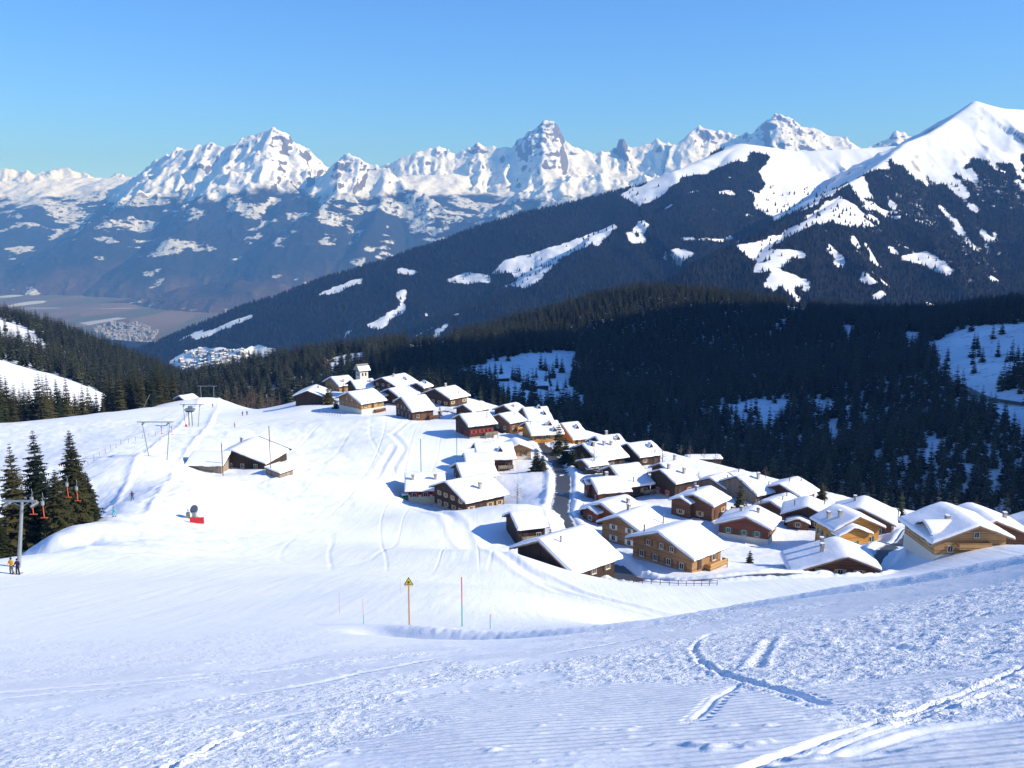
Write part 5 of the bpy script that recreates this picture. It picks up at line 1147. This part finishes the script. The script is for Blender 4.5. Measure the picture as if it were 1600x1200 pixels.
def tbar(px, py, d, label):
    """spring box on the cable with its orange T-shaped bar"""
    p = Vector(at(px, py, d)); e = empty('tow_bar', p)
    MB().tube((0, 0, 0.25), (0, 0, -0.25), 0.2, 0.2, 10).build('spring_box', M['galv'], e); MB().path([(0, 0, 0.2), (0.02, 0.2, 0.7), (0.0, 0.1, 1.2)], 0.03, 5).build('hanger', M['galv'], e)
    MB().tube((0, 0, -0.25), (0.06, 0, -1.75), 0.055, 0.055, 6).box((0.06, 0, -1.78), (0.42, 0.05, 0.05)).build('bar', M['orange_bar'], e); tag(e, label, 'tow bar', 'drag lift tow bars')
tbar(49.5, 780, 106, 'leftmost orange tow bar hanging beside the near pylon'); tbar(66.5, 786, 108, 'lowest orange tow bar, just right of the near pylon')
tbar(104.5, 757, 126, 'upper left of the two orange bars before the right spruce'); tbar(119.5, 763, 128, 'rightmost orange tow bar before the right spruce')
tbar(252, 667, 236, 'left small tow bar under the barn-side portal beam'); tbar(268, 668, 232, 'right small tow bar under the barn-side portal beam')
# drive station tower with its padding and a little fence
c = gp(298, 662, 322); e = empty('drive_station', c)
for s in (-0.55, 0.55): MB().box((s, 0, 2.6), (0.14, 0.2, 3.0)).build('column', M['galv'], e)
MB().box((0, 0, 5.7), (1.6, 1.0, 0.3)).build('platform', M['galv'], e); MB().tube((0, 0, 5.0), (0, 0, 5.3), 1.5, 1.5, 16).build('bull_wheel', M['galv_dark'], e); MB().box((0, 0.4, 6.4), (0.7, 0.5, 0.45)).build('motor_housing', M['galv'], e)
tag(e, 'grey drive station tower between the legs of the middle portal', 'lift station')
c = gp(291, 664, 316); tag(MB().tube((0, 0, -0.3), (0, 0, 0.9), 0.32, 0.32, 10).tube((0, 0, 0.9), (0, 0, 1.0), 0.32, 0.2, 10).build('crash_pad', M['red_mat'], loc=c), 'small red crash pad at the foot of the middle portal', 'crash pad')

# ------------------------------------------------------------------ snow gun behind its red mat
c = gp(300, 815, 172); e = empty('snow_gun', c); rt_ = Matrix.Rotation(R(20), 3, 'Z') @ Matrix.Rotation(R(28), 3, 'X')
M['gun'] = simple('snow_gun_paint', (0.055, 0.075, 0.125), 0.45, 0.15, 3, 0.2)
b = MB(); a0 = Vector((0.5, 0.1, 2.0)); ax = Vector((0.25, -0.55, 0.35)).normalized(); b.tube(a0 - ax * 0.8, a0 + ax * 0.7, 0.72, 0.62, 16); b.tube(a0 - ax * 1.0, a0 - ax * 0.8, 0.6, 0.72, 16); b.build('fan_housing', M['gun'], e)
MB().tube(a0 + ax * 0.70, a0 + ax * 0.76, 0.6, 0.6, 16).build('nozzle_ring', M['gun'], e); MB().box((0.45, 0.1, 0.95), (0.35, 0.3, 0.5)).build('cabinet', M['galv'], e)
for k in range(3):
    t = k * 2.09 + 0.5; MB().tube((0.45, 0.1, 0.9), (0.45 + 1.2 * math.cos(t), 0.1 + 1.2 * math.sin(t), -0.1), 0.06, 0.06, 6).build('leg', M['galv_dark'], e)
MB().box((-0.75, 0.2, 0.75), (0.3, 0.25, 0.55)).build('control_box', simple('olive_box', (0.28, 0.30, 0.16), 0.6), e); MB().tube((-0.7, 0.2, 1.3), (-0.7, 0.2, 2.0), 0.06, 0.1, 6).build('beacon', M['galv_dark'], e)
for k in range(4): MB().tube((-1.5 - 0.45 * k, -0.3, 0.0), (-1.5 - 0.45 * k, 0.2, 0.25), 0.2, 0.12, 8).build('hose_coil', M['rubber'], e)
tag(e, 'blue-grey fan snow gun parked on the piste behind a red mat', 'snow gun')
e = empty('safety_mat', gp(308, 818, 169)); MB().box((0, 0, 0.5), (1.25, 0.16, 0.56)).build('mat', M['red_mat'], e)
for s in (-1.1, 1.1): MB().tube((s, 0.24, -0.4), (s, 0.24, 1.2), 0.04, 0.04, 6).build('stake', M['galv_dark'], e)
e.rotation_euler = (0, 0, R(4)); tag(e, 'red safety mat standing in front of the snow gun', 'safety mat')

# ------------------------------------------------------------------ hazard sign and marker poles
M['yellow'] = simple('sign_yellow', (0.82, 0.60, 0.02), 0.5, 0.05, 3); M['black'] = simple('sign_black', (0.02, 0.02, 0.02), 0.5, 0.1, 3); M['polewood'] = simple('bare_wood_post', (0.52, 0.33, 0.20), 0.75, 0.2, 3, stretch=(6, 6, 1))
b0 = gp(640, 975, 53); b0.z = max(b0.z, at(640, 975, 53)[2]) ; e = empty('hazard_sign', b0); hp = at(640, 905, 53)[2] - b0.z
MB().tube((0, 0, -0.6), (0, 0, hp + 0.05), 0.060, 0.055, 10).build('post', M['polewood'], e)
def tri_plate(s, y, t, zc):
    q = [(-s, -s * 0.58), (s, -s * 0.58), (0, s * 1.15)]; return MB().prism([(a, zc + b) for a, b in q], y, y + t, 'y')
pl = tri_plate(0.275, -0.105, 0.02, hp - 0.14).build('plate', M['black'], e); tri_plate(0.205, -0.118, 0.012, hp - 0.14).build('face', M['yellow'], pl)
g = MB(); g.box((0.0, -0.122, hp - 0.155), (0.075, 0.004, 0.022), Matrix.Rotation(R(38), 3, 'Y')); g.box((0.0, -0.123, hp - 0.155), (0.075, 0.004, 0.022), Matrix.Rotation(R(-38), 3, 'Y')); g.box((0.0, -0.1235, hp - 0.09), (0.02, 0.004, 0.02)); g.build('pictogram', M['black'], pl)
MB().box((0, -0.12, hp - 0.14 - 0.205 * 0.58 - 0.085), (0.26, 0.015, 0.03)).build('lower_strip', M['yellow'], pl)
tag(e, 'yellow triangular hazard sign on a wooden post at the piste edge', 'sign')
def pole(px, py, d, topy, cols, r, label, name='marker_pole', group='piste marker poles'):
    p = gp(px, py, d); h = at(px, topy, d)[2] - p.z; e = empty(name, p); z0 = -0.6
    for k, (f, mat) in enumerate(cols):
        z1 = h * f; MB().tube((0, 0, z0), (0, 0, z1), r, r, 7).build('section', mat, e); z0 = z1
    MB().tube((0, 0, h), (0, 0, h + r), r, r * 0.3, 7).build('tip', cols[-1][1], e); return tag(e, label, 'pole', group)
redp = simple('pole_red', (0.62, 0.10, 0.09), 0.55, 0.1, 3); grnp = simple('pole_green', (0.03, 0.36, 0.24), 0.55, 0.1, 3); pinkp = simple('pole_pink', (0.70, 0.36, 0.32), 0.6, 0.1, 3); gdark = simple('pole_dark_green', (0.03, 0.16, 0.12), 0.55, 0.1, 3); brnp = simple('pole_brown', (0.16, 0.075, 0.05), 0.7, 0.2, 3)
pole(722, 968, 52, 902, [(0.48, grnp), (1.0, redp)], 0.034, 'tall pole right of the hazard sign, red above and green below')
pole(568, 975, 54, 936, [(0.35, grnp), (1.0, pinkp)], 0.018, 'thin pinkish pole left of the hazard sign')
pole(531, 962, 62, 927, [(1.0, pinkp)], 0.018, 'leftmost thin pink pole on the snow'); pole(626, 932, 80, 905, [(1.0, pinkp)], 0.016, 'very thin pale pole just behind the hazard sign')
pole(766, 976, 50, 960, [(0.7, grnp), (1.0, redp)], 0.02, 'shortest pole, its tip just above the snow berm')
pole(658, 742, 256, 686, [(1.0, gdark)], 0.10, 'thick green pole behind the cream house'); pole(714, 722, 270, 681, [(1.0, gdark)], 0.09, 'green pole left of the long roofed house')
pole(348, 732, 240, 693, [(1.0, brnp)], 0.12, 'dark wooden mast between the barn and the farmhouse', 'mast', None); pole(423, 732, 242, 666, [(1.0, brnp)], 0.11, 'tall thin brown mast before the farmhouse', 'mast', None)
pole(222, 632, 420, 614, [(1.0, M['galv'])], 0.10, 'grey leaning mast before the left spruce belt', 'mast', None).rotation_euler = (0, R(28), 0)
# street lamp on the road
p = gp(829, 690, 318); e = empty('street_lamp', p); MB().tube((0, 0, -0.5), (0, 0, 6.4), 0.09, 0.06, 8).build('post', M['galv'], e); MB().box((-0.6, 0, 6.42), (0.75, 0.12, 0.07)).build('lamp_head', M['galv_dark'], e); tag(e, 'street lamp with flat head above the upper road', 'street lamp')
# fences along the drag-lift and gardens
def fence(pts, label, n, hgt=1.1, rail=True, mat='w_grey'):
    P_ = [gp(*q) for q in pts]; seg = list(zip(P_[:-1], P_[1:])); e = empty('fence', P_[0]); posts = []
    for a, b in seg:
        for k in range(n): posts.append(a.lerp(b, k / n))
    posts.append(P_[-1])
    for q in posts:
        q.z = ground(q.x, q.y); MB().tube(q - P_[0] - Vector((0, 0, .3)), q - P_[0] + Vector((random.uniform(-.06, .06), 0, hgt * random.uniform(.85, 1.05))), 0.06, 0.05, 6).build('post', M[mat], e)
    if rail:
        for zr in (0.45, 0.92):
            for a, b in zip(posts[:-1], posts[1:]): MB().tube(a - P_[0] + Vector((0, 0, zr * hgt)), b - P_[0] + Vector((0, 0, zr * hgt)), 0.045, 0.045, 5).build('rail', M[mat], e)
    tag(e, label, 'fence', 'fences')
fence([(498, 640, 378), (515, 648, 366), (532, 643, 362)], 'short wooden fence left of the pale half-stone chalet', 4)
fence([(990, 906, 143), (1060, 918, 139), (1120, 917, 141)], 'wooden guard rail along the lower road below the large ochre chalet', 5, 0.9, mat='w_brown')
fence([(736, 674, 300), (752, 672, 304), (772, 668, 308)], 'garden fence before the red-boarded chalet', 3)
fence([(128, 740, 224), (190, 705, 262), (262, 680, 300)], 'row of thin stakes across the tracked snow left of the lift', 7, 1.5, False)

# ------------------------------------------------------------------ people
skin = simple('skin', (0.55, 0.33, 0.24), 0.6, 0.05, 3)
def cloth(n, c): return simple('cloth_' + n, c, 0.8, 0.15, 5)
CL = dict(yellow=cloth('yellow', (0.62, 0.33, 0.02)), navy=cloth('navy', (0.03, 0.02, 0.08)), grey=cloth('grey', (0.14, 0.16, 0.18)), black=cloth('black', (0.025, 0.025, 0.03)), blue=cloth('blue', (0.10, 0.42, 0.58)), purple=cloth('purple', (0.10, 0.03, 0.11)), red=cloth('red', (0.45, 0.04, 0.05)), dark=cloth('dark', (0.06, 0.05, 0.06)), teal=cloth('teal', (0.12, 0.50, 0.60)))
def body_mesh(pose):
    """one continuous skin over a posed skeleton; facing -Y"""
    lean, knee, armf, armo, stance = pose
    J = dict(pel=(0, 0, .95), spn=(0, -lean * .5, 1.15), chs=(0, -lean, 1.38), nek=(0, -lean * 1.1, 1.52), hd0=(0, -lean * 1.15, 1.62), hd1=(0, -lean * 1.15 - .01, 1.76))
    E_ = [('pel', 'spn'), ('spn', 'chs'), ('chs', 'nek'), ('nek', 'hd0'), ('hd0', 'hd1')]
    rad = dict(pel=.165, spn=.155, chs=.19, nek=.065, hd0=.10, hd1=.085)
    for s, k in ((-1, 'l'), (1, 'r')):
        J.update({k + 'hip': (s * .10, 0, .88), k + 'kne': (s * (.10 + stance * .5), -knee, .48), k + 'ank': (s * (.10 + stance), 0, .10), k + 'toe': (s * (.10 + stance), -.20, .05),
                  k + 'sho': (s * .20, -lean, 1.42), k + 'elb': (s * (.26 + armo), -lean - armf * .3, 1.16), k + 'wri': (s * (.24 + armo * .6), -lean - armf - .10, .98 + armf * .45), k + 'fin': (s * (.23 + armo * .6), -lean - armf - .19, .97 + armf * .45), k + 'thm': (s * (.18 + armo * .6), -lean - armf - .15, 1.0 + armf * .45)})
        E_ += [('pel', k + 'hip'), (k + 'hip', k + 'kne'), (k + 'kne', k + 'ank'), (k + 'ank', k + 'toe'), ('chs', k + 'sho'), (k + 'sho', k + 'elb'), (k + 'elb', k + 'wri'), (k + 'wri', k + 'fin'), (k + 'wri', k + 'thm')]
        rad.update({k + 'hip': .125, k + 'kne': .095, k + 'ank': .085, k + 'toe': .06, k + 'sho': .10, k + 'elb': .075, k + 'wri': .055, k + 'fin': .04, k + 'thm': .025})
    names = list(J); me = bpy.data.meshes.new('body_cage'); me.from_pydata([J[n] for n in names], [(names.index(a), names.index(b)) for a, b in E_], [])
    o = bpy.data.objects.new('body_cage', me); COL.objects.link(o); md = o.modifiers.new('s', 'SKIN'); o.modifiers.new('d', 'SUBSURF').levels = 1
    for i, n in enumerate(names):
        me.skin_vertices[0].data[i].radius = (rad[n], rad[n]); me.skin_vertices[0].data[i].use_root = n == 'pel'
    bpy.context.view_layer.update(); ev = o.evaluated_get(bpy.context.evaluated_depsgraph_get()); out = bpy.data.meshes.new_from_object(ev)
    bpy.data.objects.remove(o); out.materials.clear()
    for _ in range(4): out.materials.append(None)
    hx_ = J['hd0'][1]; wz = J['lwri'][2]
    for f in out.polygons:
        c = f.center; f.use_smooth = True
        if c.z > 1.56: f.material_index = 2 if (c.y < hx_ - 0.02 and c.z < 1.74) else 3
        elif c.z < 0.17: f.material_index = 3
        elif c.z > .93 or abs(c.x) > .30: f.material_index = 0
        else: f.material_index = 1
    return out
POSE = {'tow': body_mesh((0.02, .10, .22, .02, .06)), 'ski': body_mesh((.14, .20, .30, .14, .10)), 'stand': body_mesh((0.0, .02, .08, .04, .04))}
ski_m = simple('ski', (0.30, 0.05, 0.05), 0.4, 0.3, 2); ski_b = simple('ski_dark', (0.05, 0.06, 0.09), 0.4, 0.3, 2)
def person(px, py, d, rz, pose, jac, trs, hat, label, skis=True, h=1.0, sm=ski_b, poles=True, group='skiers'):
    p = gp(px, py, d); e = empty('person', p, R(rz)); e.scale = (h, h, h); o = link('body', POSE[pose], e, (0, 0, 0.03))
    for i, m in enumerate((CL[jac], CL[trs], skin, CL[hat])): o.material_slots[i].link = 'OBJECT'; o.material_slots[i].material = m
    hy = -0.16 if pose == 'ski' else -0.03
    MB().tube((0, hy, 1.70), (0, hy, 1.83), 0.125, 0.075, 10).tube((0, hy, 1.64), (0, hy, 1.71), 0.118, 0.126, 10).build('hat', CL[hat], o, True)
    MB().box((0, hy - 0.105, 1.70), (0.085, 0.03, 0.03)).build('goggles', CL['black'], o)
    if skis:
        st = .06 if pose == 'tow' else .10
        for s in (-1, 1):
            b = MB(); b.box((s * (.10 + st), -0.15, 0.015), (0.05, 0.78, 0.012)); b.add([(s * (.10 + st) - .05, -.93, .003), (s * (.10 + st) + .05, -.93, .003), (s * (.10 + st) + .05, -.93, .027), (s * (.10 + st) - .05, -.93, .027), (s * (.10 + st), -1.10, .10), (s * (.10 + st), -1.10, .085)], [(0, 1, 5), (3, 4, 2), (0, 5, 4, 3), (1, 2, 4, 5)]); b.build('ski', sm, e)
    if poles and pose == 'ski':
        for s in (-1, 1): MB().tube((s * .34, -.52, 1.14), (s * .46, .20, .05), .014, .010, 5).build('ski_pole', CL['black'], e)
    return tag(e, label, 'person', group)
person(19.5, 902, 101, -8, 'tow', 'yellow', 'grey', 'black', 'skier in yellow jacket riding the drag lift, left of a pair', sm=ski_m, h=1.03)
person(29, 902.5, 101, -4, 'tow', 'navy', 'black', 'black', 'skier in dark navy suit riding the drag lift, right of a pair', h=1.0)
person(207, 783, 186, 15, 'ski', 'purple', 'dark', 'dark', 'skier in dark purple clothes higher on the lift track')
person(179, 813, 160, 10, 'ski', 'teal', 'teal', 'red', 'skier in light blue suit on the lift track')
person(367.5, 682, 322, 90, 'stand', 'red', 'dark', 'dark', 'person in dark red jacket standing beyond the farmhouse', False)
person(379, 651, 372, 60, 'stand', 'dark', 'dark', 'red', 'left of two walkers near the far barn', False); person(386, 649, 374, 20, 'stand', 'navy', 'black', 'dark', 'right of two walkers near the far barn', False)
person(332.5, 637, 430, 0, 'tow', 'red', 'dark', 'dark', 'tiny skier on the far part of the lift track')
# ------------------------------------------------------------------ parked car under its snow and the distant settlements
def car(px, py, d, rz, col, label):
    p = gp(px, py, d); e = empty('parked_car', p, R(rz)); paint = simple('car_paint', col, 0.35, 0.1, 3)
    MB().prism([(-2.0, 0.35), (2.0, 0.35), (2.05, 0.8), (1.2, 0.95), (0.75, 1.42), (-1.1, 1.45), (-1.75, 0.98), (-2.05, 0.9)], -0.8, 0.8, 'y').build('body', paint, e)
    for sx in (-1.25, 1.25):
        for sy in (-0.72, 0.72): MB().tube((sx, sy - 0.1, 0.32), (sx, sy + 0.1, 0.32), 0.32, 0.32, 12).build('wheel', M['rubber'], e)
    MB().prism([(-1.0, 1.0), (0.9, 1.0), (0.66, 1.36), (-0.95, 1.38)], -0.815, 0.815, 'y').build('side_window', M['glass'], e); MB().box((-0.2, 0, 1.55), (0.95, 0.74, 0.1)).build('snow_cover', M['snow'], e)
    tag(e, label, 'car', 'cars parked in the village')
car(634, 753, 250, 20, (0.02, 0.16, 0.12), 'green car parked in the shade left of the cream house')
car(921, 742, 266, 8, (0.02, 0.035, 0.035), 'dark car parked by the hedge right of the road')
car(931, 742, 267, 12, (0.30, 0.34, 0.36), 'silver car parked right of the dark one by the hedge')
def settlement(poly, d0, d1, n, hfun, seed, size, label):
    rg = np.random.default_rng(seed); b = MB(); xs = [q[0] for q in poly]; ys = [q[1] for q in poly]; c = 0
    while c < n:
        px, py = rg.uniform(min(xs), max(xs)), rg.uniform(min(ys), max(ys))
        if not in_poly(np.array([px]), np.array([py]), poly)[0]: continue
        q = hfun(px, py)
        c += 1
        if q is None: continue
        x, y, z = q; s = size * rg.uniform(0.7, 1.5); w = s * rg.uniform(.7, 1.2); a = Matrix.Rotation(rg.uniform(0, 3.14), 3, 'Z'); hh = s * rg.uniform(.5, 1.0)
        b.box((x, y, z + hh / 2 - 3), (s / 2, w / 2, hh / 2 + 3), a, 0)
        k = [a @ Vector((sx * s * .58, sy * w * .58, hh)) + Vector((x, y, z)) for sx, sy in ((-1, -1), (1, -1), (1, 1), (-1, 1))] + [a @ Vector((sx * s * .58, 0, hh + w * .32)) + Vector((x, y, z)) for sx in (-1, 1)]
        b.add(k, [(0, 1, 5, 4), (2, 3, 4, 5), (0, 4, 3), (1, 2, 5), (0, 3, 2, 1)], 1)
    return b, label
def on_floor(px, py):
    r = ray(px, py); k = FLOOR / r[2]; return (r[0] * k, r[1] * k, FLOOR)
def on_ridge(px, py):
    """nearest point of the forested range seen on a given bearing and dip"""
    d = np.abs(ppx - px) + np.abs(ppy - py); c = np.where(d < 4.0, my, 1e9); k = int(np.argmin(c))
    return None if c.flat[k] > 1e8 else (float(mx.flat[k]), float(my.flat[k]), float(mz.flat[k]))
wallm = simple('far_house_wall', (0.28, 0.25, 0.22), 0.85, 0.2, 0.05); roofw = simple('far_roof_snow', (0.78, 0.81, 0.85), 0.7, 0.05, 0.1); roofg = simple('far_roof_grey', (0.27, 0.27, 0.28), 0.7, 0.2, 0.02)
b, lab = settlement([(262, 566), (292, 548), (350, 543), (400, 548), (395, 566), (330, 582), (275, 578)], 0, 0, 130, on_ridge, 3, 9.5, ''); tag(b.build('far_village', [wallm, roofw]), 'cluster of tiny snow-roofed houses at the end of the long ridge', 'village', kind='stuff')
b, _ = settlement([(140, 516), (170, 506), (215, 506), (245, 520), (235, 540), (180, 536)], 0, 0, 230, on_floor, 4, 19, ''); tag(b.build('valley_town', [wallm, roofg]), 'pale town on the valley floor left of the long ridge', 'town', kind='stuff')
b, _ = settlement([(320, 482), (400, 470), (460, 466), (440, 478), (360, 490)], 0, 0, 150, on_floor, 5, 22, ''); tag(b.build('valley_village', [wallm, roofg]), 'scatter of buildings across the far valley floor', 'village', kind='stuff')
